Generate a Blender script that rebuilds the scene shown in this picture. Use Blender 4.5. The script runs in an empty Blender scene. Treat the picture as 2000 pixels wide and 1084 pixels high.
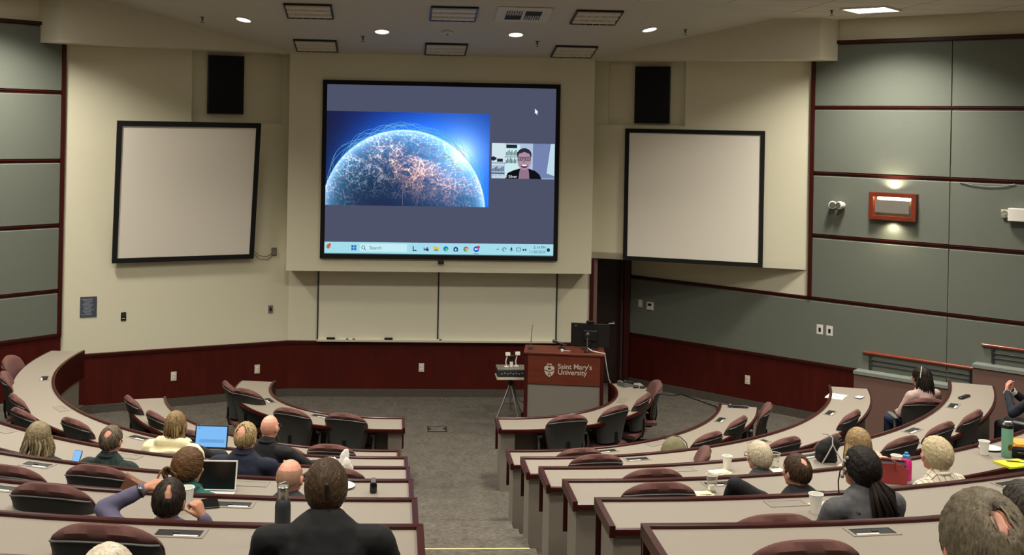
import bpy, bmesh, math, random
from mathutils import Vector, Matrix, noise
random.seed(7)
COL = bpy.context.scene.collection
PI = math.pi
def rad(a): return a*PI/180
def s2l(c): return tuple((x/255/12.92 if x/255 <= .04045 else ((x/255+.055)/1.055)**2.4) for x in c)

# ------------------------------------------------------------------ materials
def newmat(name):
    m = bpy.data.materials.new(name); m.use_nodes = True
    nt = m.node_tree; b = nt.nodes['Principled BSDF']
    return m, nt, b
def mat(name, rgb, rough=.6, metal=0., noise_amt=0., scale=20., bump=0., bscale=80., stretch=None, spec=.5, trans=0., coat=0.):
    m, nt, b = newmat(name); c = s2l(rgb)
    b.inputs['Base Color'].default_value = (*c, 1); b.inputs['Roughness'].default_value = rough
    b.inputs['Metallic'].default_value = metal; b.inputs['Specular IOR Level'].default_value = spec
    b.inputs['Transmission Weight'].default_value = trans; b.inputs['Coat Weight'].default_value = coat
    if noise_amt or bump:
        tc = nt.nodes.new('ShaderNodeTexCoord'); mp = nt.nodes.new('ShaderNodeMapping')
        nt.links.new(tc.outputs['Object'], mp.inputs['Vector'])
        if stretch: mp.inputs['Scale'].default_value = stretch
    if noise_amt:
        n = nt.nodes.new('ShaderNodeTexNoise'); n.inputs['Scale'].default_value = scale; n.inputs['Detail'].default_value = 5
        nt.links.new(mp.outputs['Vector'], n.inputs['Vector'])
        r = nt.nodes.new('ShaderNodeValToRGB')
        r.color_ramp.elements[0].position = .3; r.color_ramp.elements[1].position = .7
        r.color_ramp.elements[0].color = (*[max(0, x*(1-noise_amt)) for x in c], 1)
        r.color_ramp.elements[1].color = (*[min(1, x*(1+noise_amt)) for x in c], 1)
        nt.links.new(n.outputs['Fac'], r.inputs['Fac']); nt.links.new(r.outputs['Color'], b.inputs['Base Color'])
    if bump:
        n2 = nt.nodes.new('ShaderNodeTexNoise'); n2.inputs['Scale'].default_value = bscale; n2.inputs['Detail'].default_value = 4
        nt.links.new(mp.outputs['Vector'], n2.inputs['Vector'])
        bp = nt.nodes.new('ShaderNodeBump'); bp.inputs['Strength'].default_value = bump; bp.inputs['Distance'].default_value = .01
        nt.links.new(n2.outputs['Fac'], bp.inputs['Height']); nt.links.new(bp.outputs['Normal'], b.inputs['Normal'])
    return m
def emis(name, rgb, strength=1.):
    m = bpy.data.materials.new(name); m.use_nodes = True; nt = m.node_tree
    nt.nodes.remove(nt.nodes['Principled BSDF'])
    e = nt.nodes.new('ShaderNodeEmission'); e.inputs['Color'].default_value = (*s2l(rgb), 1); e.inputs['Strength'].default_value = strength
    nt.links.new(e.outputs[0], nt.nodes['Material Output'].inputs['Surface'])
    return m
M = {}
M['plaster'] = mat('cream_plaster', (214,209,183), .85, bump=.12, bscale=60)
M['beam'] = mat('beam_plaster', (208,202,180), .85, bump=.1, bscale=60)
M['ceil'] = mat('ceiling_plaster', (196,190,176), .9, bump=.1, bscale=50)
M['green'] = mat('green_fabric_panel', (105,110,99), .9, noise_amt=.06, scale=90, bump=.15, bscale=300)
M['trimwood'] = mat('mahogany_trim', (60,16,12), .42, noise_amt=.2, scale=8, stretch=(1,1,8), spec=.3)
M['wains'] = mat('mahogany_wainscot', (70,16,8), .55, noise_amt=.18, scale=5, stretch=(2,2,.4), bump=.03, bscale=30, spec=.2)
M['deskwood'] = mat('desk_mahogany', (56,15,11), .3, noise_amt=.2, scale=9, spec=.3)
M['podwood'] = mat('lectern_cherry', (96,39,19), .5, noise_amt=.2, scale=4, stretch=(1,1,6))
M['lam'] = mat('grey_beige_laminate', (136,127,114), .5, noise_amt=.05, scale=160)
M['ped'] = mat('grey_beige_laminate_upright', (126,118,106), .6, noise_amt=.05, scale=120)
M['podgrey'] = mat('lectern_grey_panel', (116,110,101), .7, noise_amt=.05, scale=60)
M['mauve'] = mat('mauve_upholstery', (95,61,55), .95, noise_amt=.12, scale=150, bump=.25, bscale=400)
M['shell'] = mat('charcoal_shell', (54,54,50), .75, noise_amt=.06, scale=150, bump=.1, bscale=300)
M['chairgrey'] = mat('grey_armrest_plastic', (96,96,94), .5)
M['black'] = mat('black_plastic', (18,18,19), .4)
M['blackcloth'] = mat('black_cloth', (20,20,22), .9, bump=.4, bscale=18)
M['grille'] = mat('black_speaker_cloth', (12,12,12), .95, noise_amt=.2, scale=300)
M['white'] = mat('white_plastic', (225,222,212), .5)
M['cream'] = mat('ivory_plate', (205,198,178), .5)
M['paper'] = mat('white_paper', (232,230,222), .8, noise_amt=.02, scale=30)
M['napkin'] = mat('cream_napkin', (236,228,186), .9, bump=.2, bscale=60)
M['metal'] = mat('brushed_metal', (165,163,158), .3, .9)
M['darkmetal'] = mat('dark_grey_metal', (70,72,72), .45, .6)
M['portframe'] = mat('grey_port_frame', (140,132,120), .45, .2)
M['portlid'] = mat('grey_port_lid', (132,124,112), .5, .1)
M['screen'] = mat('matte_projection_fabric', (236,230,216), .9, bump=.02, bscale=200)
M['wboard'] = mat('whiteboard_enamel', (220,216,194), .22)
M['carpetbase'] = mat('carpet_base_strip', (74,68,60), .95, noise_amt=.3, scale=30, stretch=(1,1,4), bump=.3, bscale=60)
M['ledgebrown'] = mat('brown_laminate', (112,84,75), .7, noise_amt=.05, scale=80)
M['ledgecap'] = mat('grey_green_cap', (128,134,126), .7, noise_amt=.05, scale=80)
M['railwood'] = mat('handrail_cherry', (140,58,34), .25, noise_amt=.2, scale=6, coat=.3)
M['blackframe'] = mat('black_velvet_frame', (8,8,8), .9)
M['clear'] = mat('clear_plastic', (245,245,240), .08, trans=.95)
M['brass'] = mat('yellow_nosing', (210,196,140), .6)
def carpet():
    m, nt, b = newmat('mottled_carpet')
    tc = nt.nodes.new('ShaderNodeTexCoord')
    a = nt.nodes.new('ShaderNodeTexNoise'); a.inputs['Scale'].default_value = 42; a.inputs['Detail'].default_value = 6; a.inputs['Roughness'].default_value = .7
    c = nt.nodes.new('ShaderNodeTexNoise'); c.inputs['Scale'].default_value = 5; c.inputs['Detail'].default_value = 3
    mp = nt.nodes.new('ShaderNodeMapping'); mp.inputs['Scale'].default_value = (.45,1,1)
    nt.links.new(tc.outputs['Object'], mp.inputs['Vector'])
    nt.links.new(mp.outputs['Vector'], a.inputs['Vector']); nt.links.new(tc.outputs['Object'], c.inputs['Vector'])
    mx = nt.nodes.new('ShaderNodeMath'); mx.operation = 'MULTIPLY_ADD'; mx.inputs[1].default_value = .25
    nt.links.new(c.outputs['Fac'], mx.inputs[0]); nt.links.new(a.outputs['Fac'], mx.inputs[2])
    r = nt.nodes.new('ShaderNodeValToRGB')
    r.color_ramp.elements[0].position = .45; r.color_ramp.elements[1].position = .85
    r.color_ramp.elements[0].color = (*s2l((68,64,58)),1); r.color_ramp.elements[1].color = (*s2l((113,107,97)),1)
    nt.links.new(mx.outputs[0], r.inputs['Fac']); nt.links.new(r.outputs['Color'], b.inputs['Base Color'])
    b.inputs['Roughness'].default_value = .97; b.inputs['Specular IOR Level'].default_value = .1
    bp = nt.nodes.new('ShaderNodeBump'); bp.inputs['Strength'].default_value = .4; bp.inputs['Distance'].default_value = .01
    nt.links.new(a.outputs['Fac'], bp.inputs['Height']); nt.links.new(bp.outputs['Normal'], b.inputs['Normal'])
    return m
M['carpet'] = carpet()
def tilemat():
    m, nt, b = newmat('acoustic_ceiling_tile')
    tc = nt.nodes.new('ShaderNodeTexCoord'); mp = nt.nodes.new('ShaderNodeMapping'); mp.inputs['Rotation'].default_value = (0,0,rad(0))
    nt.links.new(tc.outputs['Object'], mp.inputs['Vector'])
    br = nt.nodes.new('ShaderNodeTexBrick'); br.offset = 0; br.inputs['Scale'].default_value = 1
    br.inputs['Color1'].default_value = (*s2l((206,198,182)),1); br.inputs['Color2'].default_value = (*s2l((200,192,176)),1)
    br.inputs['Mortar'].default_value = (*s2l((150,143,130)),1); br.inputs['Mortar Size'].default_value = .012
    br.inputs['Brick Width'].default_value = 1.2; br.inputs['Row Height'].default_value = .6
    nt.links.new(mp.outputs['Vector'], br.inputs['Vector']); nt.links.new(br.outputs['Color'], b.inputs['Base Color'])
    b.inputs['Roughness'].default_value = .9
    return m
M['tile'] = tilemat()

# ------------------------------------------------------------------ mesh helpers
class MB:
    def __init__(s): s.v = []; s.f = []
    def add(s, vs, fs):
        n = len(s.v); s.v += [tuple(v) for v in vs]; s.f += [tuple(i+n for i in f) for f in fs]; return s
    def box(s, c, d, R=None):
        x, y, z = d[0]/2, d[1]/2, d[2]/2
        vs = [Vector(p) for p in ((-x,-y,-z),(x,-y,-z),(x,y,-z),(-x,y,-z),(-x,-y,z),(x,-y,z),(x,y,z),(-x,y,z))]
        if R: vs = [R @ v for v in vs]
        c = Vector(c)
        return s.add([v+c for v in vs], [(3,2,1,0),(4,5,6,7),(0,1,5,4),(1,2,6,5),(2,3,7,6),(3,0,4,7)])
    def rbox(s, c, d, r, R=None, n=3, axis='z'):
        # box with rounded vertical edges and softened top/bottom
        x, y, h = d[0]/2, d[1]/2, d[2]/2; c = Vector(c)
        e = min(r*.5, h*.6); rings = [(-h, e), (-h+e, 0), (h-e, 0), (h, e)]
        vs = []; k = 4*(n+1)
        for z, ins in rings:
            for q, (sx, sy) in enumerate(((1,1),(-1,1),(-1,-1),(1,-1))):
                for j in range(n+1):
                    a = PI/2*q + PI/2*j/n
                    vs.append(Vector((sx*(x-r)+(r-ins)*math.cos(a), sy*(y-r)+(r-ins)*math.sin(a), z)))
        if R: vs = [R @ v for v in vs]
        fs = []
        for i in range(3):
            for j in range(k):
                fs.append((i*k+j, i*k+(j+1)%k, (i+1)*k+(j+1)%k, (i+1)*k+j))
        fs.append(tuple(range(k))[::-1]); fs.append(tuple(range(3*k, 4*k)))
        return s.add([v+c for v in vs], fs)
    def frame(s, O, d, n, s0, s1, t0, t1, z0, z1):
        O = Vector((O[0],O[1],0)); d = Vector((d[0],d[1],0)); n = Vector((n[0],n[1],0)); vs = []
        for z in (z0, z1):
            for a, b in ((s0,t0),(s1,t0),(s1,t1),(s0,t1)):
                p = O + d*a + n*b; vs.append((p.x,p.y,z))
        return s.add(vs, [(3,2,1,0),(4,5,6,7),(0,1,5,4),(1,2,6,5),(2,3,7,6),(3,0,4,7)])
    def tube(s, path, r, seg=8, caps=True, flat=1.):
        P = [Vector(p) for p in path]; n = len(P)
        rr = r if hasattr(r, '__len__') else [r]*n
        up = None; vs = []
        for i in range(n):
            t = (P[min(i+1,n-1)] - P[max(i-1,0)])
            t = t.normalized() if t.length > 1e-9 else Vector((0,0,1))
            if up is None:
                up = Vector((0,0,1)) if abs(t.z) < .9 else Vector((1,0,0))
            a = t.cross(up)
            if a.length < 1e-6: a = t.orthogonal()
            a.normalize(); b = a.cross(t).normalized(); up = b
            for j in range(seg):
                q = 2*PI*j/seg; vs.append(P[i] + a*math.cos(q)*rr[i] + b*math.sin(q)*rr[i]*flat)
        fs = [(i*seg+j, i*seg+(j+1)%seg, (i+1)*seg+(j+1)%seg, (i+1)*seg+j) for i in range(n-1) for j in range(seg)]
        if caps: fs += [tuple(range(seg))[::-1], tuple(range((n-1)*seg, n*seg))]
        return s.add(vs, fs)
    def lathe(s, prof, c=(0,0,0), seg=20, R=None, closed=True):
        vs = []; c = Vector(c)
        for r, z in prof:
            for j in range(seg):
                q = 2*PI*j/seg; v = Vector((r*math.cos(q), r*math.sin(q), z))
                if R: v = R @ v
                vs.append(v+c)
        n = len(prof)
        fs = [(i*seg+j, i*seg+(j+1)%seg, (i+1)*seg+(j+1)%seg, (i+1)*seg+j) for i in range(n-1) for j in range(seg)]
        if closed: fs += [tuple(range(seg))[::-1], tuple(range((n-1)*seg, n*seg))]
        return s.add(vs, fs)
    def ell(s, c, r, R=None, nu=14, nv=9):
        vs = [Vector((0,0,-1))]; fs = []
        for i in range(1, nv):
            p = -PI/2 + PI*i/nv
            for j in range(nu):
                q = 2*PI*j/nu; vs.append(Vector((math.cos(p)*math.cos(q), math.cos(p)*math.sin(q), math.sin(p))))
        vs.append(Vector((0,0,1)))
        for j in range(nu): fs.append((0, 1+(j+1)%nu, 1+j))
        for i in range(nv-2):
            for j in range(nu):
                a = 1+i*nu+j; b = 1+i*nu+(j+1)%nu; fs.append((a, b, b+nu, a+nu))
        L = len(vs)-1
        for j in range(nu): fs.append((L, L-nu+j, L-nu+(j+1)%nu))
        vs = [Vector((v.x*r[0], v.y*r[1], v.z*r[2])) for v in vs]
        if R: vs = [R @ v for v in vs]
        c = Vector(c)
        return s.add([v+c for v in vs], fs)
    def cap(s, a, b, ra, rb, seg=12):
        # tapered capsule
        a = Vector(a); b = Vector(b); t = b-a; L = t.length; t.normalize()
        path = []; rr = []
        for k in range(5):
            q = PI/2*(1-k/4); path.append(a - t*ra*math.sin(q)); rr.append(max(ra*math.cos(q), 1e-4))
        for k in range(1, 6):
            f_ = k/6; path.append(a+(b-a)*f_); rr.append(ra+(rb-ra)*f_)
        for k in range(5):
            q = PI/2*k/4; path.append(b + t*rb*math.sin(q)); rr.append(max(rb*math.cos(q), 1e-4))
        return s.tube(path, rr, seg)
    def prism(s, poly, O, ax, ay, an, t0, t1):
        # polygon in (ax, ay) plane at origin O extruded along an
        O = Vector(O); ax = Vector(ax); ay = Vector(ay); an = Vector(an); n = len(poly)
        vs = [O+ax*p[0]+ay*p[1]+an*t for t in (t0,t1) for p in poly]
        fs = [tuple(range(n))[::-1], tuple(range(n,2*n))] + [(i,(i+1)%n,n+(i+1)%n,n+i) for i in range(n)]
        return s.add(vs, fs)
    def mesh(s, name, sharp=35, fix=True):
        me = bpy.data.meshes.new(name); me.from_pydata(s.v, [], s.f); me.update()
        if fix:
            bm = bmesh.new(); bm.from_mesh(me); bmesh.ops.recalc_face_normals(bm, faces=bm.faces); bm.to_mesh(me); bm.free()
        finish(me, sharp); return me
    def build(s, name, m, parent=None, sharp=35, fix=True):
        return link(name, s.mesh(name, sharp, fix), m, parent)
def finish(me, sharp=35):
    me.polygons.foreach_set('use_smooth', [True]*len(me.polygons))
    try: me.set_sharp_from_angle(angle=rad(sharp))
    except Exception: pass
def link(name, me, m, parent=None):
    o = bpy.data.objects.new(name, me); COL.objects.link(o)
    if m is not None and len(me.materials) == 0: me.materials.append(m)
    if parent: o.parent = parent
    return o
def tag(o, label=None, cat=None, group=None, kind=None):
    if label: o['label'] = label
    if cat: o['category'] = cat
    if group: o['group'] = group
    if kind: o['kind'] = kind
    return o
def thing(name, loc, label, cat, group=None, rz=0.):
    o = bpy.data.objects.new(name, None); COL.objects.link(o); o.empty_display_size = .1
    o.location = loc; o.rotation_euler = (0,0,rz)
    return tag(o, label, cat, group)
def struct(name, mb, m, parent=None, **k):
    o = mb.build(name, m, parent, **k)
    if not parent: o['kind'] = 'structure'
    return o
def kids(o): return [c for c in bpy.data.objects if c.parent is o]
def dup(root, loc, rz, label, group=None, cat=None):
    r = root.copy(); COL.objects.link(r); r.location = loc; r.rotation_euler = (0,0,rz); r['label'] = label
    if group: r['group'] = group
    if cat: r['category'] = cat
    for ch in kids(root):
        c = ch.copy(); COL.objects.link(c); c.parent = r
        for g in kids(ch):
            e = g.copy(); COL.objects.link(e); e.parent = c
    return r
def text_mesh(txt, size, O, ax, ay, off=0., extrude=.001, align='LEFT', bold=0.):
    cu = bpy.data.curves.new('txt', 'FONT'); cu.body = txt; cu.size = size; cu.extrude = extrude; cu.align_x = align; cu.offset = bold
    cu.space_line = .9
    ob = bpy.data.objects.new('txt', cu); COL.objects.link(ob)
    dg = bpy.context.evaluated_depsgraph_get(); me = bpy.data.meshes.new_from_object(ob.evaluated_get(dg))
    bpy.data.objects.remove(ob); bpy.data.curves.remove(cu)
    ax = Vector(ax); ay = Vector(ay); an = ax.cross(ay)
    Mx = Matrix(((ax.x,ay.x,an.x,O[0]+an.x*off),(ax.y,ay.y,an.y,O[1]+an.y*off),(ax.z,ay.z,an.z,O[2]+an.z*off),(0,0,0,1)))
    me.transform(Mx); me.materials.clear(); return me

# ------------------------------------------------------------------ camera
F, PX, SL, YH, VP = 2150., 899., .0188, 245.7, 773.7
yaw = math.atan((PX-VP)/F)
fw = Vector((math.sin(yaw), math.cos(yaw), 0)); rt = Vector((math.cos(yaw), -math.sin(yaw), 0)); up = Vector((0,0,1))
roll = math.atan(SL)
r2 = rt*math.cos(roll) + up*math.sin(roll); u2 = up*math.cos(roll) - rt*math.sin(roll)
cam = bpy.data.cameras.new('camera'); co = bpy.data.objects.new('camera', cam); COL.objects.link(co)
co.matrix_world = Matrix(((r2.x,u2.x,-fw.x,-.723),(r2.y,u2.y,-fw.y,0),(r2.z,u2.z,-fw.z,4.32),(0,0,0,1)))
cam.sensor_width = 36; cam.lens = 36*F/2000; cam.clip_start = .05
cam.shift_x = (1000-PX)/2000; cam.shift_y = -(542-YH)/2000
sc = bpy.context.scene; sc.camera = co
sc.view_settings.view_transform = 'Standard'; sc.view_settings.look = 'None'; sc.view_settings.gamma = 1; sc.view_settings.exposure = 0
sc.view_settings.use_curve_mapping = False
w = bpy.data.worlds.new('world'); sc.world = w; w.use_nodes = True
w.node_tree.nodes['Background'].inputs[0].default_value = (.02,.02,.02,1)
# ------------------------------------------------------------------ the room
RR = [1.588,2.939,4.290,5.622,6.933,8.222,9.502,10.77,12.03,13.3,14.6]     # front edge radius of each desk row
HT = [.764,.764,1.097,1.414,1.728,2.028,2.329,2.63,2.93,3.23,3.53]         # desk rail height
FL = [h-.764 for h in HT]
XO, YC = .742, 15.01
YB = 17.54; ZW = .878
GR = ((5.575,16.245),(.717,-.697),(-.697,-.717)); GL = ((-5.575,16.245),(-.717,-.697),(.697,-.717))
WR = ((2.37,17.54),(.930,-.367),(-.367,-.930)); WL = ((-2.37,17.54),(-.930,-.367),(.367,-.930))
ROOM = [(5.575,16.245),(11.0,10.97),(11.0,-3.0),(-11.0,-3.0),(-11.0,10.97),(-5.575,16.245)]
E90 = (0,YB); D90 = (1,0); N90 = (0,-1)
# floor
mb = MB(); mb.add([(-11,-3,0),(11,-3,0),(11,11,0),(5.6,16.3,0),(3.2,19.4,0),(-3,19.4,0),(-5.6,16.3,0),(-11,11,0),
                   (-11,-3,-.1),(11,-3,-.1),(11,11,-.1),(5.6,16.3,-.1),(3.2,19.4,-.1),(-3,19.4,-.1),(-5.6,16.3,-.1),(-11,11,-.1)],
                  [tuple(range(8)), tuple(range(8,16))[::-1]]+[(i,(i+1)%8,8+(i+1)%8,8+i) for i in range(8)])
struct('floor', mb, M['carpet'])
# tiers
def pol(r, a, sg): return (sg*(XO + r*math.cos(rad(a))), YC - r*math.sin(rad(a)))
def hitroom(a, sg):
    dx, dy = sg*math.cos(rad(a)), -math.sin(rad(a)); px, py = sg*XO, YC; best = 99
    for (x0,y0),(x1,y1) in zip(ROOM, ROOM[1:]):
        ex, ey = x1-x0, y1-y0; den = dx*ey - dy*ex
        if abs(den) < 1e-9: continue
        t = ((x0-px)*ey - (y0-py)*ex)/den; u = ((x0-px)*dy - (y0-py)*dx)/den
        if t > 0 and -1e-6 <= u <= 1+1e-6: best = min(best, t)
    return best
STARTL = {2:-8,3:10,4:13,5:22,6:26,7:28,8:30,9:32,10:34}
STARTR = {2:17,3:24,4:32,5:36,6:38,7:38,8:38,9:38,10:38}
for i in range(2, 11):
    mb = MB()
    for sg, st in ((-1, STARTL[i]), (1, STARTR[i])):
        n = 40; top = []; 
        for k in range(n+1):
            a = st + (90-st)*k/n
            ro = hitroom(a, sg)-.03
            if sg > 0 and a < 60: ro -= .40
            r1 = RR[i]-.005; top.append((pol(r1,a,sg), pol(max(ro,r1+.05),a,sg)))
        top.append(((sg*.56, YC-RR[i]+.005),(sg*.56,-2.97)))
        m_ = len(top); vs = []
        for (p, q) in top: vs += [(p[0],p[1],FL[i-1] if i>2 else 0),(q[0],q[1],FL[i-1] if i>2 else 0),(q[0],q[1],FL[i]),(p[0],p[1],FL[i])]
        fs = []
        for k in range(m_-1):
            a, b = 4*k, 4*k+4
            fs += [(a,a+1,b+1,b),(a+1,a+2,b+2,b+1),(a+2,a+3,b+3,b+2),(a+3,a,b,b+3)]
        fs += [(0,1,2,3),(4*m_-4,4*m_-1,4*m_-2,4*m_-3)]
        mb.add(vs, fs)
    struct('floor_tier', mb, M['carpet'])
# aisle steps: a half step and a full step at every row
mb = MB(); nos = MB()
for i in range(2, 11):
    y1 = YC-RR[i]+.147; y0 = YC-RR[i]+.79
    for yy, z in ((y0, FL[i]-.155), (y1, FL[i])):
        mb.box((0,(yy-2.97)/2,z-.08),(1.12,yy+2.97,.16))
        if i > 3 or (i == 3 and z == FL[3]): nos.box((-.02,yy-.012,z+.002),(1.05,.022,.008))
struct('floor_steps', mb, M['carpet']); struct('trim_step_nosing', nos, M['brass'])

def wallgreen(side, fr, s_front, zw, s_end, panels_from):
    O, d, n = fr
    mb = MB(); mb.frame(O,d,n,s_front,s_end,-.12,0,0,6.05); w_ = struct('wall_'+side, mb, M['plaster'])
    # fabric panels with a top chamfer
    zs = [(ZW if side=='right' else 1.205,1.80),(1.852,2.745),(2.80,3.68),(3.735,4.665),(4.72,5.635)]
    pm = MB()
    for k, (z0, z1) in enumerate(zs):
        a0 = s_front if (k == 0 and side == 'right') else panels_from
        cuts = [a0, 1.965, 1.965+2.45, s_end] if side == 'right' else [a0, 2.45, 4.9, s_end]
        for c0, c1 in zip(cuts, cuts[1:]):
            poly = [(0,z0+.004),(.036,z0+.004),(.036,z1-.018),(.012,z1+.004),(0,z1+.004)]
            pm.prism(poly, (O[0],O[1],0), (n[0],n[1],0), (0,0,1), (d[0],d[1],0), c0+.012, c1-.004)
    pm.build('green_panels', M['green'], w_, sharp=20)
    tm = MB()
    for z in ((1.826, 2.772, 3.706, 4.692) ):
        a0 = s_front if (z < 2 and side == 'right') else panels_from
        for (zz, h, t) in ((z, .050, .026), (z+.012, .016, .040)):
            tm.frame(O,d,n,a0,s_end,0,t,zz-h/2,zz+h/2)
    tm.frame(O,d,n,panels_from,s_end,0,.06,5.64,5.69)
    tm.frame(O,d,n,panels_from-.045,panels_from+.01,0,.06,(1.85 if side=='right' else 1.2),5.45)
    struct('trim_panel_'+side, tm, M['trimwood'])
    wm = MB(); a0 = s_front if side == 'right' else panels_from-.05; a1 = 3.36 if side == 'right' else s_end
    wm.frame(O,d,n,a0,a1,0,.03,0.126,zw-.03); wm.frame(O,d,n,a0,a1,0,.03,0,.12)
    struct('trim_wainscot_'+side, wm, M['wains'])
    cm = MB(); cm.frame(O,d,n,a0,a1,0,.05,zw-.03,zw)
    cm.frame(O,d,n,a0,a1,0,.042,zw-.055,zw-.035); struct('trim_cap_'+side, cm, M['trimwood'])
wallgreen('right', GR, -3.17, ZW, 7.57, 0.0)
wallgreen('left', GL, -.03, 1.205, 7.57, 0.0)
# carpet base along the right wainscot
mb = MB(); mb.frame(*GR,-3.17,3.36,0.03,.045,0,.122); mb.frame(*WL,0,3.38,.03,.045,0,.122); mb.frame(E90,D90,N90,-2.37,2.43,.03,.045,0,.122)
struct('baseboard_front', mb, M['carpetbase'])
# front wall and its wainscot
mb = MB(); mb.box((.03,YB+.06,3.0),(4.86,.12,6.0)); struct('wall_front', mb, M['plaster'])
mb = MB(); mb.frame(E90,D90,N90,-2.37,2.44,0,.03,.126,ZW-.03); struct('trim_wainscot_front', mb, M['wains'])
mb = MB(); mb.frame(E90,D90,N90,-2.37,2.44,0,.05,ZW-.03,ZW); mb.frame(E90,D90,N90,-2.37,2.44,0,.042,ZW-.055,ZW-.035); struct('trim_cap_front', mb, M['trimwood'])
# left cream wall with a shallow recess for the loudspeaker
mb = MB(); mb.frame(*WL,-.02,3.42,-.12,-.09,0,5.6); mb.frame(*WL,1.575,3.40,-.09,0,0,5.45); mb.frame(*WL,-.02,1.575,-.09,0,0,4.30); mb.frame(*WL,-.02,.16,-.09,-.02,4.30,5.45)
struct('wall_front_left', mb, M['plaster'])
mb = MB(); mb.frame(*WL,0,3.38,0,.03,.126,ZW-.03); struct('trim_wainscot_front_left', mb, M['wains'])
mb = MB(); mb.frame(*WL,0,3.38,0,.05,ZW-.03,ZW); mb.frame(*WL,0,3.38,0,.042,ZW-.055,ZW-.035); struct('trim_cap_front_left', mb, M['trimwood'])
# right soffit box carrying the second projection screen, underside at 2.24 m
def rp(s, t): return (WR[0][0]+WR[1][0]*s+WR[2][0]*t, WR[0][1]+WR[1][1]*s+WR[2][1]*t)
mb = MB(); A = rp(0.06,0); B = rp(3.44,0); C1 = (3.30,18.50); C0 = (2.43,18.50)
poly = [A, B, C1, C0]
mb.add([(x,y,2.24) for x,y in poly]+[(x,y,2.34) for x,y in poly], [(3,2,1,0),(4,5,6,7),(0,1,5,4),(1,2,6,5),(2,3,7,6),(3,0,4,7)])
mb.frame(*WR,0.06,3.44,-.12,-.09,2.3,5.6); mb.frame(*WR,1.523,3.44,-.09,0,2.24,5.45); mb.frame(*WR,.06,1.523,-.09,0,2.24,4.38); mb.frame(*WR,.06,.30,-.09,-.02,4.38,5.45)
struct('wall_front_right', mb, M['plaster'])
# doorway alcove beside the front wall
mb = MB(); mb.box((2.49,18.05,1.5),(.12,1.06,3.0)); mb.box((2.9,18.62,1.5),(.9,.12,3.0)); struct('wall_alcove', mb, M['ledgebrown'])
mb = MB(); mb.box((2.46,17.535,1.10),(.06,.05,2.24)); mb.box((3.215,18.40,1.12),(.09,.09,2.24)); mb.box((2.60,18.545,1.1),(.06,.03,2.2)); mb.box((3.12,18.545,1.1),(.06,.03,2.2)); mb.box((2.86,18.545,2.18),(.58,.03,.08)); struct('trim_doorway', mb, M['trimwood'])
mb = MB(); mb.rbox((2.86,18.53,1.07),(.46,.04,2.10),.005); dr = struct('door_1', mb, mat('dark_stained_door', (46,30,28), .5, noise_amt=.2, scale=4, stretch=(4,4,.5)))
mb = MB(); mb.tube([(3.02,18.51,1.02),(3.02,18.46,1.02),(2.93,18.455,1.02)],.012,8); mb.lathe([(.03,0),(.03,.012)],(3.02,18.51,1.02),12,Matrix.Rotation(PI/2,3,'X')); mb.build('door_handle', M['metal'], dr)
# projecting bulkhead box of the main screen
mb = MB(); mb.box((.0,17.345,3.735),(4.76,.39,3.41)); struct('wall_screen_bulkhead', mb, M['plaster'])
# corner beams under the ceiling
for sg, nm in ((1,'right'),(-1,'left')):
    K = (sg*5.45,15.78); P = (sg*2.385,17.15); KW = (sg*5.83,16.0); PW = (sg*2.30,17.6); 
    QW = (sg*5.56,16.26)
    poly = [P, K, KW, QW, PW]
    mb = MB(); mb.add([(x,y,5.39) for x,y in poly]+[(x,y,6.04) for x,y in poly], [(0,1,2,3,4),(9,8,7,6,5)]+[(i,(i+1)%5,5+(i+1)%5,5+i) for i in range(5)])
    struct('wall_beam_'+nm, mb, M['beam'])
# ceiling: sloped plaster in front, level tile behind
def slz(y): return 5.40+(17.2-y)*.204
S = (2.84,14.25); T = (3.39,14.1); K = (5.45,15.80); Q = (4.85,16.07); P = (2.385,17.2)
mb = MB()
v = []
for sg in (1,-1): v += [(sg*P[0],P[1],slz(P[1])),(sg*S[0],S[1],6.0),(sg*Q[0],Q[1],6.0),(sg*K[0],K[1],6.0),(sg*T[0],T[1],6.0),(sg*2.385,17.6,slz(17.2))]
mb.add(v, [(0,6,7,1),(0,1,2),(6,8,7),(1,4,3,2),(7,8,9,10),(0,5,11,6)])
mb.add([(x,y,z+.10) for x,y,z in v], [(0,6,7,1),(0,1,2),(6,8,7),(1,4,3,2),(7,8,9,10),(0,5,11,6)])
struct('ceiling_plaster', mb, M['ceil'], sharp=5, fix=False)
mb = MB(); tp = [(2.84,14.25),(3.39,14.1),(5.45,15.80),(5.83,16.01),(11.02,10.97),(11.02,-3.02),(-11.02,-3.02),(-11.02,10.97),(-5.83,16.01),(-5.45,15.80),(-3.39,14.1),(-2.84,14.25)]
n_ = len(tp); mb.add([(x,y,6.0) for x,y in tp]+[(x,y,6.1) for x,y in tp], [tuple(range(n_)), tuple(range(n_,2*n_))[::-1]]+[(i,(i+1)%n_,n_+(i+1)%n_,n_+i) for i in range(n_)])
struct('ceiling', mb, M['tile'])
# remaining walls round the audience
mb = MB(); mb.box((-11.06,4,3.05),(.12,14.1,6.1)); struct('wall_left_rear', mb, M['plaster'])
mb = MB(); mb.box((11.06,4,3.05),(.12,14.1,6.1)); struct('wall_right_rear', mb, M['plaster'])
mb = MB(); mb.box((0,-3.06,3.05),(22.2,.12,6.1)); struct('wall_back', mb, M['plaster'])
# slot between bulkhead and ceiling
mb = MB(); mb.box((-.15,17.135,5.452),(4.5,.03,.02)); struct('trim_screen_slot', mb, M['black'])
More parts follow.
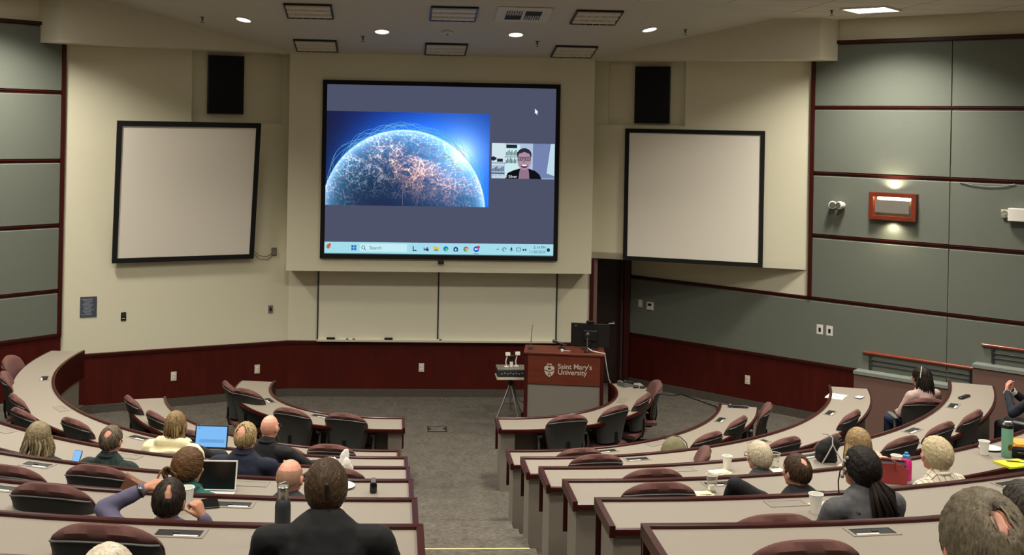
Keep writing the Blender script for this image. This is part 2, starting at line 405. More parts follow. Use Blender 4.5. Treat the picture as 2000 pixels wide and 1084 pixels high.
# low side walls with caps, carrying the handrails of the side stair
LO = ((5.956,15.564),(.717,-.697),(.697,.717))
for s0, s1, zt, in ((0,1.612,.89),(1.612,7.2,1.236)):
    mb = MB(); mb.frame(*LO,s0,s1,0.0,.33,0.001,zt-.045); lw = struct('wall_stair_low', mb, M['ledgebrown'])
    mb = MB(); mb.frame(*LO,s0-.006,s1+.004,-.02,.33,zt-.045,zt); mb.build('cap', M['ledgecap'], lw)
def handrail(s0, s1, zb, zt, label, posts):
    def q(s, t, z): return (LO[0][0]+LO[1][0]*s+LO[2][0]*t-c[0], LO[0][1]+LO[1][1]*s+LO[2][1]*t-c[1], z-c[2])
    c = (0,0,0); c = q((s0+s1)/2,.17,zb)
    r_ = thing('handrail', c, label, 'railing', 'stair handrails along the right wall')
    m1 = MB(); m1.tube([q(s0,.17,zt),q(s1,.17,zt)],.022,12); m1.build('top_rail', M['railwood'], r_)
    for s in posts:
        m1 = MB(); m1.box(q(s,.17,(zb+zt)/2),(.03,.03,zt-zb-.03)); m1.build('post', M['darkmetal'], r_)
    for z in (zb+(zt-zb)*.36, zb+(zt-zb)*.62):
        m1 = MB(); m1.tube([q(posts[0],.17,z),q(posts[-1],.17,z)],.009,8); m1.build('bar', M['darkmetal'], r_)
handrail(.06,1.60,.89,1.14,'lower wooden handrail on grey posts, left of the two by the right wall',(.17,1.54))
handrail(1.68,3.9,1.236,1.48,'higher wooden handrail on grey posts, cut by the right edge of the photo',(1.82,3.7))

# ------------------------------------------------------------------ lights
EM_T = emis('troffer_diffuser', (255,250,240), 8)
down_em = emis('downlight_lens', (255,246,228), 9)
def grid_light(x, y, rz, label, st=60):
    t = thing('ceiling_light', (x,y,6.0), label, 'ceiling light', 'square ceiling lights in the tiles', rz)
    m1 = MB()
    for a, b, c, d in ((0,.295,.62,.03),(0,-.295,.62,.03),(.295,0,.03,.56),(-.295,0,.03,.56)): m1.box((a,b,-.012),(c,d,.022))
    m1.build('frame', M['white'], t)
    m1 = MB(); m1.box((0,0,-.006),(.56,.56,.008)); m1.build('diffuser', EM_T, t)
    ld = bpy.data.lights.new('troffer_lamp','AREA'); ld.energy = st; ld.shape = 'SQUARE'; ld.size = .54; ld.spread = rad(128); ld.color = (1,.94,.84)
    lo = bpy.data.objects.new('lamp', ld); COL.objects.link(lo); lo.parent = t; lo.location = (0,0,-.024)
    m1 = MB()
    for k in range(-1,2): m1.box((k*.14,0,-.014),(.006,.56,.012))
    m1.build('louver', M['white'], t)
grid_light(5.64,14.50,rad(-44),'lit square ceiling light in the tiles at the top right corner', 122)
OUTL = 'lit square ceiling light above the audience, out of the photo'
LAMPS = [(-5.64,14.5)] + [(x,y) for y in (11.9,9.1,6.3,3.5,.6) for x in (-7.8,-4.7,-1.6,1.6,4.7,7.8) if not (y > 11 and abs(x) > 7)]
for x, y in LAMPS: grid_light(x, y, rad(44) if y > 14 else 0, OUTL, 122 if y > 14 else (104 if abs(x) < 5 else 76) if y > 11 else 42)
th = math.atan(.204); RS = Matrix.Rotation(-th,4,'X')
def on_slope(x, y): return (x, y, slz(y))
def sloped(t): t.rotation_euler = (-th,0,0); return t
for x, y, lb in ((-2.888,15.62,'leftmost of the four round lit downlights'),(-.951,15.90,'lit round downlight, second from left, above the main screen'),(.985,15.89,'lit round downlight, third from left, above the main screen'),(2.881,15.62,'rightmost of the four round lit downlights')):
    fold = abs(x) > 2.5
    z = slz(y) if not fold else None
    if fold:
        # lies on the triangular side facet of the plaster ceiling
        a = Vector((math.copysign(P[0],x),P[1],slz(P[1]))); b = Vector((math.copysign(S[0],x),S[1],6.0)); c = Vector((math.copysign(Q[0],x),Q[1],6.0))
        nrm = (b-a).cross(c-a).normalized(); nrm = nrm if nrm.z > 0 else -nrm
        z = a.z - ((x-a.x)*nrm.x+(y-a.y)*nrm.y)/nrm.z
        q = Vector((0,0,1)).rotation_difference(nrm).to_euler()
    t = thing('downlight', (x,y,z-.002), lb, 'downlight', 'round downlights over the stage')
    t.rotation_euler = q if fold else (-th,0,0)
    m1 = MB(); m1.lathe([(.098,0),(.13,0),(.128,-.012),(.10,-.016),(.098,-.004)],seg=24,closed=False); m1.build('ring', M['white'], t)
    m1 = MB(); m1.lathe([(.001,-.002),(.1,-.002),(.1,-.006),(.001,-.012)],seg=24,closed=False); m1.build('lens', down_em, t)
    ld = bpy.data.lights.new('downlight_lamp','SPOT'); ld.energy = 62; ld.spot_size = rad(120); ld.spot_blend = .8; ld.shadow_soft_size = .1; ld.color = (1,.93,.8)
    lo = bpy.data.objects.new('lamp', ld); COL.objects.link(lo); lo.parent = t; lo.location = (0,0,-.03)
# louvred troffers that are switched off
for x, y, lb in ((-1.95,16.72,'dark louvred ceiling fixture above the left end of the main screen, front row'),(.01,16.75,'dark louvred ceiling fixture above the middle of the main screen, front row'),(1.97,16.72,'dark louvred ceiling fixture above the right end of the main screen, front row'),
                 (-1.93,15.02,'dark louvred ceiling fixture at the top edge of the photo, leftmost'),(.03,14.98,'dark louvred ceiling fixture at the top edge of the photo, middle one'),(1.99,14.98,'dark louvred ceiling fixture at the top edge of the photo, right of the air vent')):
    t = sloped(thing('louvred_fixture', (x,y,slz(y)-.004), lb, 'ceiling fixture', 'unlit louvred ceiling fixtures'))
    m1 = MB()
    for a, b, c, d in ((0,.30,.64,.025),(0,-.30,.64,.025),(.308,0,.025,.58),(-.308,0,.025,.58)): m1.box((a,b,-.012),(c,d,.024))
    m1.build('frame', M['black'], t)
    m1 = MB(); m1.box((0,0,-.002),(.6,.58,.004)); m1.build('reflector', M['darkmetal'], t)
    for k in range(3):
        m1 = MB(); m1.prism([(-.07,-.004),(.07,-.004),(.045,-.03),(-.045,-.03)],(0,-.19+.19*k,0),(0,1,0),(0,0,1),(1,0,0),-.295,.295); m1.build('louver_blade', M['cream'], t)
    m1 = MB()
    for k in range(5): m1.box((-.2+.1*k,0,-.018),(.004,.58,.026))
    m1.build('cross_baffle', M['cream'], t)
t = sloped(thing('air_vent', (.98,14.95,slz(14.95)-.004), 'square white air vent with slotted quarters near the top of the photo', 'air vent'))
m1 = MB(); m1.rbox((0,0,-.006),(.74,.66,.012),.01); m1.build('plate', M['cream'], t)
for sx in (-1,1):
    for sy in (-1,1):
        m1 = MB()
        for k in range(7):
            if sx*sy > 0: m1.box((sx*.13+(-.1+.033*k),sy*.1,-.015),(.012,.18,.01))
            else: m1.box((sx*.13,sy*.1+(-.08+.027*k),-.015),(.22,.010,.01))
        m1.build('slot_quarter', M['darkmetal'], t)
t = sloped(thing('smoke_detector', (-.01,15.85,slz(15.85)-.002), 'round white smoke detector between the middle downlights', 'smoke detector'))
m1 = MB(); m1.lathe([(.08,0),(.08,-.02),(.055,-.04),(.001,-.045)],seg=20,closed=False); m1.build('housing', M['cream'], t)
m1 = MB(); m1.lathe([(.02,-.042),(.02,-.05),(.001,-.052)],seg=12,closed=False); m1.build('sensor_tip', M['darkmetal'], t)
def facet_z(x, y):
    if abs(x) < 2.5: return slz(y)
    a = Vector((P[0],P[1],slz(P[1]))); b = Vector((S[0],S[1],6.0)); c = Vector((Q[0],Q[1],6.0)); nrm = (b-a).cross(c-a)
    return a.z - ((abs(x)-a.x)*nrm.x+(y-a.y)*nrm.y)/nrm.z
for x, y, lb in ((-3.52,15.95,'small dark sprinkler left of the leftmost downlight'),(-1.235,16.2,'small dark sprinkler beside the second downlight from left'),(1.346,16.25,'small dark sprinkler right of the third downlight from left'),(3.50,15.98,'small dark sprinkler right of the rightmost downlight'),(5.2,14.75,'small sprinkler in the ceiling tiles beside the lit square light')):
    z = facet_z(x,y) if y > 15 else 6.0
    t = thing('sprinkler', (x,y,z), lb, 'sprinkler', 'ceiling sprinklers')
    m1 = MB(); m1.lathe([(.03,0),(.03,-.006),(.012,-.01),(.012,-.045),(.004,-.05)],seg=10); m1.build('pipe', M['darkmetal'], t)
    m1 = MB(); m1.lathe([(.002,-.072),(.028,-.072),(.028,-.076),(.002,-.076)],seg=12); m1.box((.012,0,-.06),(.004,.004,.03)); m1.box((-.012,0,-.06),(.004,.004,.03)); m1.build('deflector', M['darkmetal'], t)
# wall sconce
def gpt(s, t, z, fr=GR): O,d,n = fr; return (O[0]+d[0]*s+n[0]*t, O[1]+d[1]*s+n[1]*t, z)
t = thing('wall_sconce', gpt(1.21,.03,3.28), 'lit wooden wall sconce glowing up and down on the green wall', 'wall light'); t.rotation_euler = (0,0,math.atan2(-.697,.717))
m1 = MB()
for a, b, c, d in ((0,.165,.66,.055),(0,-.165,.66,.055),(.30,0,.06,.28),(-.30,0,.06,.28)):
    m1.box((a,-.05,b),(c,.10,d))
m1.build('wood_frame', mat('sconce_cherry', (112,44,24), .4, noise_amt=.15, scale=8), t)
m1 = MB(); m1.prism([(-.24,-.09),(.24,-.09),(.24,.09),(-.24,.09)],(0,-.10,0),(1,0,0),(0,0,1),(0,1,0),0,.012); m1.build('front_shade', M['podgrey'], t)
m1 = MB(); m1.tube([(-.22,-.045,.112),(.22,-.045,.112)],.018,8); m1.build('lamp_tube', emis('sconce_tube', (255,226,170), 34), t)
m1 = MB(); m1.frame((0,0),(1,0),(0,-1),-.34,.34,0,.012,-.20,.20); m1.build('back_plate', M['metal'], t)
for zz, e in ((.22,22),(-.21,15)):
    ld = bpy.data.lights.new('sconce_lamp','SPOT'); ld.energy = e; ld.spot_size = rad(150); ld.spot_blend = .9; ld.shadow_soft_size = .02; ld.color = (1,.86,.62)
    lo = bpy.data.objects.new('lamp', ld); COL.objects.link(lo); lo.parent = t; lo.location = (0,-.10,zz); lo.rotation_euler = (PI if zz > 0 else 0,0,0)
# ------------------------------------------------------------------ curved desks
def path_pts(sg, a_end, x_start, step=2.5):
    P_ = [('s',x_start),('s',.66)]
    n = max(2, int((90-a_end)/step))
    return P_ + [('a', 90-(90-a_end)*k/n) for k in range(n+1)]
def pp(it, r, sg):
    return (sg*it[1], YC-r) if it[0] == 's' else pol(r, it[1], sg)
def sweep(mb, path, R, sec, sg):
    k = len(sec); vs = []
    for it in path:
        for dr, z in sec:
            x, y = pp(it, R+dr, sg); vs.append((x,y,z))
    fs = [(i*k+j, i*k+(j+1)%k, (i+1)*k+(j+1)%k, (i+1)*k+j) for i in range(len(path)-1) for j in range(k)]
    fs += [tuple(range(k))[::-1], tuple(range((len(path)-1)*k, len(path)*k))]
    mb.add(vs, fs)
def rel(sg, x, y):
    u = abs(x)-XO
    return (90.0, YC-y) if u < 0 else (math.degrees(math.atan2(YC-y,u)), math.hypot(u,YC-y))
def desk(i, sg, a_end, label, ports, x0=.55):
    R, H, fl = RR[i-1], HT[i-1], FL[i-1]
    X0, Y0 = sg*x0, YC-R
    t = thing('curved_desk', (0,0,fl), label, 'desk', 'curved lecture desks')
    path = path_pts(sg, a_end, x0)
    def part(name, m, secs=(), fn=None, sharp=30):
        mb = MB()
        for s_, pth in secs: sweep(mb, pth, R, s_, sg)
        if fn: fn(mb)
        mb.v = [(x,y,z-fl) for x,y,z in mb.v]
        return mb.build(name, m, t, sharp)
    pin = path_pts(sg, a_end, x0+.03)
    part('tabletop', M['lam'], [([(.03,H-.05),(.475,H-.05),(.475,H-.022),(.03,H-.022)], pin)])
    part('front_rail', M['deskwood'], [([(0,H-.07),(0,H-.006),(.006,H),(.029,H),(.035,H-.006),(.035,H-.07)], path)],
         lambda mb: mb.add([(sg*x,YC-R-dy,z) for z in (H-.07,H-.0015) for x,dy in ((x0,.03),(x0+.035,.03),(x0+.035,.50),(x0,.50))],[(0,1,2,3),(4,5,6,7),(0,1,5,4),(1,2,6,5),(2,3,7,6),(3,0,4,7)]))
    part('rear_edging', M['deskwood'], [([(.475,H-.062),(.497,H-.058),(.500,H-.04),(.497,H-.024),(.475,H-.020)], pin)])
    pk = path_pts(sg, a_end, x0+.01)
    part('modesty_panel', M['deskwood'], [([(.003,H-.385),(.022,H-.385),(.022,H-.07),(.003,H-.07)], pk)])
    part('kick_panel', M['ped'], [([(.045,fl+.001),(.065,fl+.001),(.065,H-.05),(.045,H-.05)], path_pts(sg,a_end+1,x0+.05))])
    def end_leg(mb):
        mb.add([(sg*x,YC-R-dy,z) for z in (fl+.001,H-.05) for x,dy in ((x0+.035,.07),(x0+.20,.07),(x0+.20,.44),(x0+.035,.44))],[(0,1,2,3),(4,5,6,7),(0,1,5,4),(1,2,6,5),(2,3,7,6),(3,0,4,7)])
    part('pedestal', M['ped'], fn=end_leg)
    for am in [a_end+1.5]:
        def mid(mb, am=am):
            q = [pol(r,a,sg) for r,a in ((R+.07,am),(R+.07,am+4/R),(R+.44,am+4/R),(R+.44,am))]
            mb.add([(x,y,z) for z in (fl+.001,H-.05) for x,y in q],[(0,1,2,3),(4,5,6,7),(0,1,5,4),(1,2,6,5),(2,3,7,6),(3,0,4,7)])
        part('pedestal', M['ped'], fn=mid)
    for (px_, py_, st) in ports:
        a, r_ = rel(sg, px_, py_); r_ = R+.125
        if abs(px_) < XO: x, y, ang = px_, YC-r_, 90
        else: (x, y), ang = pol(r_,a,sg), a
        tv = Vector((sg*math.sin(rad(ang)), math.cos(rad(ang)),0)); nv = Vector((sg*math.cos(rad(ang)), -math.sin(rad(ang)),0))
        def fr(mb, u0, u1, v0, v1, z0, z1):
            c = Vector((x,y,H-.022-fl))
            mb.add([tuple(c+tv*u+nv*v+Vector((0,0,z))) for z in (z0,z1) for u,v in ((u0,v0),(u1,v0),(u1,v1),(u0,v1))],[(0,1,2,3),(4,5,6,7),(0,1,5,4),(1,2,6,5),(2,3,7,6),(3,0,4,7)])
        m1 = MB()
        for q in ((-.13,.13,-.058,-.040),(-.13,.13,.040,.058),(-.13,-.112,-.04,.04),(.112,.13,-.04,.04)): fr(m1,*q,0,.004)
        pf = m1.build('power_port', M['portframe'], t)
        if st == 'o':
            m1 = MB(); fr(m1,-.112,.112,-.04,.04,0,.0012); m1.build('port_well', M['black'], pf)
            m1 = MB(); fr(m1,-.10,.02,.022,.038,.0012,.0035); m1.build('port_lid_edge', M['white'], pf)
            m1 = MB(); fr(m1,.0,.03,-.01,.004,.0012,.006); m1.build('socket', M['darkmetal'], pf)
        else:
            m1 = MB(); fr(m1,-.11,.11,-.038,.038,0,.003); m1.build('port_lid', M['portlid'], pf)
    return t
PL = {1:[(-2.308,14.25,'o'),(-1.584,13.51,'o')],3:[(-3.28,11.40,'o'),(-5.007,13.996,'o'),(-4.382,12.54,'c')],4:[(-4.33,10.53,'c'),(-3.0,9.725,'c')],
 5:[(-3.39,8.42,'o'),(-1.728,7.99,'c')],6:[(-3.146,7.06,'o'),(-1.665,6.72,'o')],7:[(-1.741,5.435,'o')]}
PR = {1:[(2.303,14.354,'c')],2:[(1.659,12.153,'o'),(3.344,13.409,'o'),(2.295,12.394,'c')],3:[(1.706,10.70,'o'),(3.108,11.32,'o'),(4.342,12.488,'o')],
 4:[(1.792,9.31,'c'),(3.074,9.75,'o'),(4.427,10.6,'o'),(5.304,11.6,'o')],5:[(1.715,8.02,'o')],6:[(1.752,6.70,'c'),(3.425,7.07,'o')],7:[(1.722,5.40,'o')]}
ORD = ['front','second','third','fourth','fifth','sixth','seventh','eighth']
AL = [-10,12.2,-8,12,16,27,29,31]; AR = [-9.6,16.8,16.5,24.2,37,39,39,39]
LABL = ['front curved desk left of the aisle, lowest on that side','second curved desk from the front left of the aisle, shortest toward the aisle','third curved desk left of the aisle, with tall wood front ending at the cream wall',
 'fourth curved desk left of the aisle, its rail passing just below the open laptop','fifth curved desk left of the aisle, carrying the white-edged tablet','sixth curved desk left of the aisle, with a black phone beside its open port','seventh curved desk left of the aisle, carrying the dark grey flask','eighth curved desk left of the aisle, barely seen at the bottom left corner']
LABR = ['front curved desk right of the aisle, wrapping round the lectern','second curved desk right of the aisle, with a black microphone at its far end','third curved desk right of the aisle, with white paper at its far end','fourth curved desk right of the aisle, carrying the black bag with grey cord',
 'fifth curved desk right of the aisle, carrying the teal bottle and yellow pad','sixth curved desk right of the aisle, with one paper cup on it','seventh curved desk right of the aisle, nearest one with a full top in view','eighth curved desk right of the aisle, hidden below the photo edge']
for i in range(1, 8):
    desk(i, -1, AL[i-1], LABL[i-1], PL.get(i,[]), .61 if i == 2 else .55); desk(i, 1, AR[i-1], LABR[i-1], PR.get(i,[]))
desk(8, -1, AL[7], LABL[7], []); 

# ------------------------------------------------------------------ office chairs
def sheet(mb, fn, nu=16, nv=14, thick=None):
    # closed sheet: fn(u,v) -> (front point, back point)
    A_, B_ = [], []
    for j in range(nv+1):
        for i in range(nu+1):
            a, b = fn(-1+2*i/nu, j/nv); A_.append(a); B_.append(b)
    W_ = nu+1; n = len(A_); fs = []
    for j in range(nv):
        for i in range(nu):
            q = (j*W_+i, j*W_+i+1, (j+1)*W_+i+1, (j+1)*W_+i); fs.append(q); fs.append(tuple(n+k for k in q[::-1]))
    rim = [i for i in range(W_)]+[j*W_+nu for j in range(1,nv+1)]+[nv*W_+i for i in range(nu-1,-1,-1)]+[j*W_ for j in range(nv-1,0,-1)]
    for k in range(len(rim)):
        a, b = rim[k], rim[(k+1)%len(rim)]; fs.append((a,n+a,n+b,b))
    mb.add(A_+B_, fs)
def bx(u, v):
    # centre surface of the backrest, (x, y, z)
    hw = .205+.06*min(1,v/.55)**.9
    rnd = max(0,(v-.70)/.30); hw *= (1-.20*rnd**3.0)
    z = .47+.46*v - .055*abs(u)**2.6*rnd**.6
    x = hw*u
    y = -.17 - .10*v + .05*math.sin(PI*v) *.6 + .055*u*u
    return x, y, z
def padfn(u, v):
    x, y, z = bx(u, v); e = (1-abs(u)**6)*(1-max(0,(v-.9)/.1)**2*.75)*(min(1,v/.06)**.5)
    back = .014 + .036*max(0,min(1,(v-.80)/.05))
    return (x,y+.005+.038*e,z), (x,y-back*max(.25,e),z)
def shellfn(u, v):
    v2 = v*.825; x, y, z = bx(u*.985, v2); e = (1-abs(u)**8)
    return (x,y-.016,z), (x,y-.022-.030*e,z)
def pipefn():
    pts = []
    for k in range(21):
        u = -1+2*k/20; x, y, z = bx(u*.985,.835); e = (1-abs(u)**8); pts.append((x,y-.024-.028*e,z))
    return pts
def build_chair():
    t = thing('office_chair', (0,0,0), 'x', 'chair', 'mauve office chairs')
    m1 = MB(); sheet(m1, padfn); b_ = m1.build('backrest', M['mauve'], t, 50)
    m1 = MB(); sheet(m1, shellfn, 14, 10); m1.build('back_shell', M['shell'], b_, 50)
    m1 = MB(); m1.tube(pipefn(), .006, 6); m1.build('piping', M['chairgrey'], b_)
    m1 = MB()
    def seatfn(u, v):
        hw = .245*(1-.10*max(0,(v-.7)/.3)**2); y = -.20+.46*v; x = hw*u
        e = (1-abs(u)**5)*(1-abs(2*v-1)**6); drop = .03*max(0,(v-.8)/.2)**2
        return (x,y,.425+.028*e-drop), (x,y,.385-.012*e-drop)
    sheet(m1, seatfn, 14, 12); st = m1.build('seat', M['mauve'], t, 50)
    m1 = MB(); m1.rbox((0,.02,.362),(.38,.36,.03),.05); m1.build('seat_pan', M['black'], st)
    m1 = MB(); m1.tube([(0,-.12,.355),(0,-.215,.37),(0,-.235,.47),(0,-.232,.60)],.022,8,flat=.6); m1.build('back_bracket', M['black'], t)
    m1 = MB(); m1.lathe([(.028,.10),(.028,.24),(.016,.24),(.016,.345)],seg=12); m1.build('gas_column', M['black'], t)
    m1 = MB()
    for k in range(5):
        a = 2*PI*k/5+.3; c, s_ = math.cos(a), math.sin(a)
        m1.tube([(0,0,.105),(.10*c,.10*s_,.10),(.29*c,.29*s_,.065)],[.034,.028,.018],8)
    bs = m1.build('star_base', M['black'], t)
    for k in range(5):
        a = 2*PI*k/5+.3; m1 = MB(); m1.lathe([(.004,-.012),(.026,-.012),(.028,0),(.026,.012),(.004,.012)],(.29*math.cos(a),.29*math.sin(a),.0285),12,Matrix.Rotation(PI/2,3,'X') )
        m1.build('caster', M['black'], bs)
    for s_ in (-1,1):
        m1 = MB(); m1.tube([(s_*.19,.02,.37),(s_*.275,.0,.38),(s_*.292,-.03,.48),(s_*.292,-.01,.625)],[.014,.016,.016,.014],8)
        ar = m1.build('armrest', M['chairgrey'], t)
        m1 = MB(); m1.rbox((s_*.290,.05,.64),(.062,.27,.032),.03); m1.build('arm_pad', M['chairgrey'], ar)
    return t
chair0 = build_chair()
first_chair = [True]
def put_chair(x, y, fl, face, label, group='mauve office chairs'):
    # (x, y) = top of the backrest; face = heading angle of the sitter in degrees, 90 = toward the front wall
    fx, fy = math.cos(rad(face)), math.sin(rad(face))
    loc = (x+fx*.25, y+fy*.25, fl+.001); rz = rad(face-90)
    if first_chair[0]:
        first_chair[0] = False; chair0.location = loc; chair0.rotation_euler = (0,0,rz); chair0['label'] = label; chair0['group'] = group; return chair0
    return dup(chair0, loc, rz, label, group)
def radial(x, y):
    sg = 1 if x > 0 else -1
    cx = sg*XO if abs(x) > XO else x
    return math.degrees(math.atan2(YC-y, cx-x))
CH = [(1,-1.27,12.96,-4,'empty mauve chair at the front left desk, nearest to the aisle'),
(1,-1.93,13.18,4,'empty mauve chair at the front left desk, second from the aisle, above a bald head'),
(1,-2.58,14.13,28,'empty mauve chair at the front left desk, third from the aisle, beside the black-backed one'),
(1,-2.86,14.50,8,'dark chair seen side-on past the far end of the front left desk'),
(1,1.39,12.92,2,'empty mauve chair at the front right desk, nearest to the aisle'),
(1,2.06,13.36,0,'empty mauve chair at the front right desk, second from the aisle'),
(1,2.54,13.96,0,'empty mauve chair at the front right desk, third from the aisle'),
(1,2.87,14.67,-6,'farthest mauve chair at the front right desk, behind the computer mice'),
(2,-1.36,11.70,0,'mauve chair top at the second left desk, nearest to the aisle'),
(2,-1.86,11.64,0,'mauve chair hidden behind the bald man in black, at the second left desk'),
(2,-2.88,12.21,0,'mauve chair behind the open blue-screen laptop, at the second left desk'),
(2,-3.92,13.71,6,'mauve chair at the far tip of the second left desk, against the red wainscot'),
(2,-3.48,13.00,0,'mauve chair at the second left desk, directly left of the woman in the cream shawl'),
(2,1.30,11.58,0,'mauve chair top at the second right desk, nearest to the aisle'),
(2,2.89,12.20,0,'mauve chair at the second right desk, lower left of the pair beside the open port'),
(2,3.43,12.86,0,'mauve chair at the second right desk, upper right of the pair beside the open port'),
(2,3.98,13.49,-4,'mauve chair turned side-on past the far end of the second right desk'),
(3,-5.62,14.41,-10,'topmost mauve chair at the left edge of the photo, by the dark wainscot'),
(3,-5.37,13.51,0,'mauve chair at the left edge of the photo, second from the top'),
(3,-4.87,12.42,0,'mauve chair at the left edge, third from the top, beside the closed port'),
(3,-4.62,11.83,4,'mauve chair at the left edge, lowest of the four stacked up there'),
(3,-3.97,11.45,0,'empty mauve chair at the third left desk, between long grey hair and plaid shirt'),
(3,1.23,10.25,0,'mauve chair top at the third right desk, nearest to the aisle'),
(3,2.32,10.46,-55,'narrow mauve chair turned side-on, above the paper cup and napkin'),
(3,3.26,10.83,0,'mauve chair at the third right desk, right of the white-haired man with glasses'),
(3,3.75,10.92,-6,'mauve chair at the third right desk, behind the blonde hair'),
(3,4.38,11.87,0,'mauve chair at the third right desk, below the white paper and phone'),
(4,-1.18,8.82,0,'mauve chair behind the dark-haired woman in black, at the fourth left desk'),
(4,1.42,8.80,0,'mauve chair top at the fourth right desk, nearest to the aisle'),
(4,3.96,9.75,0,'mauve chair left in the row of three above the short white hair'),
(4,4.56,10.22,0,'middle mauve chair in the row of three above the short white hair'),
(4,5.10,10.66,0,'mauve chair right in the row of three, below the black remote'),
(5,-3.38,7.86,0,'mauve chair cut by the left edge, below the long grey hair'),
(5,-2.79,7.86,0,'mauve chair at the fifth left desk, beside the brown leather bag'),
(5,1.15,7.49,0,'mauve chair at the fifth right desk, nearest the aisle, left of a clear cup'),
(6,-2.72,6.55,0,'large mauve chair at the left, beside the purple-shirted man with raised arm'),
(6,1.44,6.02,0,'sliver of a mauve chair top above the nearest right desk, left of the ponytail'),
(6,2.97,6.24,0,'mauve chair at the right edge, half hidden by the nearest grey-brown head'),
(7,-2.02,5.06,0,'nearest mauve chair on the left side, beside the open port'),
(7,1.17,4.84,0,'nearest mauve chair on the right side, cut by the bottom edge')]
for i, x, y, da, lb in CH:
    sg = 1 if x > 0 else -1
    face = radial(x, y) - sg*da if abs(da) < 30 else radial(x, y) + da*(1 if x < 0 else -1)
    put_chair(x, y, FL[i-1], face, lb)

# ------------------------------------------------------------------ screens, boards and things on the front walls
def quad_screen(name, O, ax, ay, wd, ht, fw_, label, cat, group=None, face=None):
    # O = centre of the back, ax right, ay up, thickness toward the viewer
    ax = Vector(ax).normalized(); ay = Vector(ay).normalized(); an = ax.cross(ay)
    t = thing(name, O, label, cat, group)
    m1 = MB()
    for a, b, c, d in ((0,ht/2-fw_/2,wd,fw_),(0,-ht/2+fw_/2,wd,fw_),(-wd/2+fw_/2,0,fw_,ht-2*fw_),(wd/2-fw_/2,0,fw_,ht-2*fw_)):
        m1.prism([(a-c/2,b-d/2),(a+c/2,b-d/2),(a+c/2,b+d/2),(a-c/2,b+d/2)],(0,0,0),ax,ay,an,0,.045)
    m1.build('frame', M['blackframe'], t)
    m1 = MB(); a, b = wd/2-fw_+.001, ht/2-fw_+.001
    m1.prism([(-a,-b),(a,-b),(a,b),(-a,b)],(0,0,0),ax,ay,an,.005,.03); m1.build('fabric', face or M['screen'], t)
    return t
# left screen hangs with its top tilted out from the wall
tilt = .30; hz = 2.09
Oc = gpt(1.655,.06+tilt/2,3.255,WL); axl = (.930,.367,0); 
nl = Vector((.367,-.930,0)); ayl = (Vector((0,0,hz))+nl*tilt).normalized()
quad_screen('projection_screen', Oc, axl, ayl, 2.115, 2.12, .072, 'blank projection screen with black frame hung tilted on the left wall', 'screen', 'blank side projection screens')
m1 = MB()
for s_ in (.9,2.4):
    m1.tube([gpt(s_,.015,4.2,WL), gpt(s_,.33,4.22,WL)],.012,6)
tag(m1.build('screen_bracket', M['darkmetal']), 'pair of dark arms holding the top of the left screen off the wall', 'bracket')
quad_screen('projection_screen', gpt(1.665,.004,3.285,WR), (.930,-.367,0), (0,0,1), 2.14, 2.085, .065, 'blank projection screen with black frame flat on the right bulkhead', 'screen', 'blank side projection screens')
for fr, s_, z, lb in ((WL,1.05,4.885,'black loudspeaker grille in the wall recess above the left screen'),(WR,1.0,4.865,'black loudspeaker grille in the wall recess above the right screen')):
    t = thing('loudspeaker', gpt(s_,-.088,z,fr), lb, 'loudspeaker', 'black wall loudspeakers'); t.rotation_euler = (0,0,math.atan2(fr[1][1],fr[1][0]) if fr is WR else math.atan2(-fr[1][1],-fr[1][0]))
    m1 = MB(); m1.rbox((0,-.04,0),(.555,.08,.90),.008); m1.build('cabinet', M['black'], t)
    m1 = MB(); m1.rbox((0,-.083,0),(.535,.008,.88),.003); m1.build('grille', M['grille'], t)
# whiteboard
t = thing('whiteboard', (0,YB-.002,ZW), 'wide whiteboard of two panels under the main screen', 'whiteboard')
for x0, x1 in ((-1.893,-.006),(.006,1.885)):
    m1 = MB(); m1.box(((x0+x1)/2,-.012,.585),(x1-x0,.022,1.13)); m1.build('panel', M['wboard'], t)
m1 = MB()
for x in (-1.905,0,1.897): m1.box((x,-.016,.585),(.022,.032,1.13))
m1.build('edge_strip', M['darkmetal'], t)
m1 = MB(); m1.box((0,-.05,.012),(3.82,.10,.022)); m1.box((0,-.098,.022),(3.82,.008,.02)); m1.build('marker_tray', M['cream'], t)
for x, lb in ((-1.69,'black whiteboard eraser at the left end of the tray'),(-.78,'black whiteboard eraser near the middle of the tray')):
    t = thing('whiteboard_eraser', (x,YB-.055,ZW+.0235), lb, 'eraser', 'erasers on the whiteboard tray')
    m1 = MB(); m1.rbox((0,0,.026),(.13,.05,.022),.006); m1.build('grip', M['black'], t)
    m1 = MB(); m1.box((0,0,.0075),(.125,.046,.014)); m1.build('felt', M['shell'], t)
for x, c, lb in ((-1.47,(40,60,120),'dark marker pen beside the left eraser'),(-1.37,(120,40,40),'second marker pen right of the left eraser'),(.0,(50,50,55),'marker pen on the tray below the board joint')):
    t = thing('marker_pen', (x,YB-.06,ZW+.0345), lb, 'marker', 'marker pens on the tray')
    RY = Matrix.Rotation(PI/2,3,'Y'); m1 = MB(); m1.lathe([(.010,-.06),(.010,.02)],seg=10,R=RY); m1.build('barrel', M['white'], t)
    m1 = MB(); m1.lathe([(.0108,.02),(.0108,.058),(.006,.064)],seg=10,R=RY); m1.build('pen_cap', mat('marker_cap',c,.4), t)
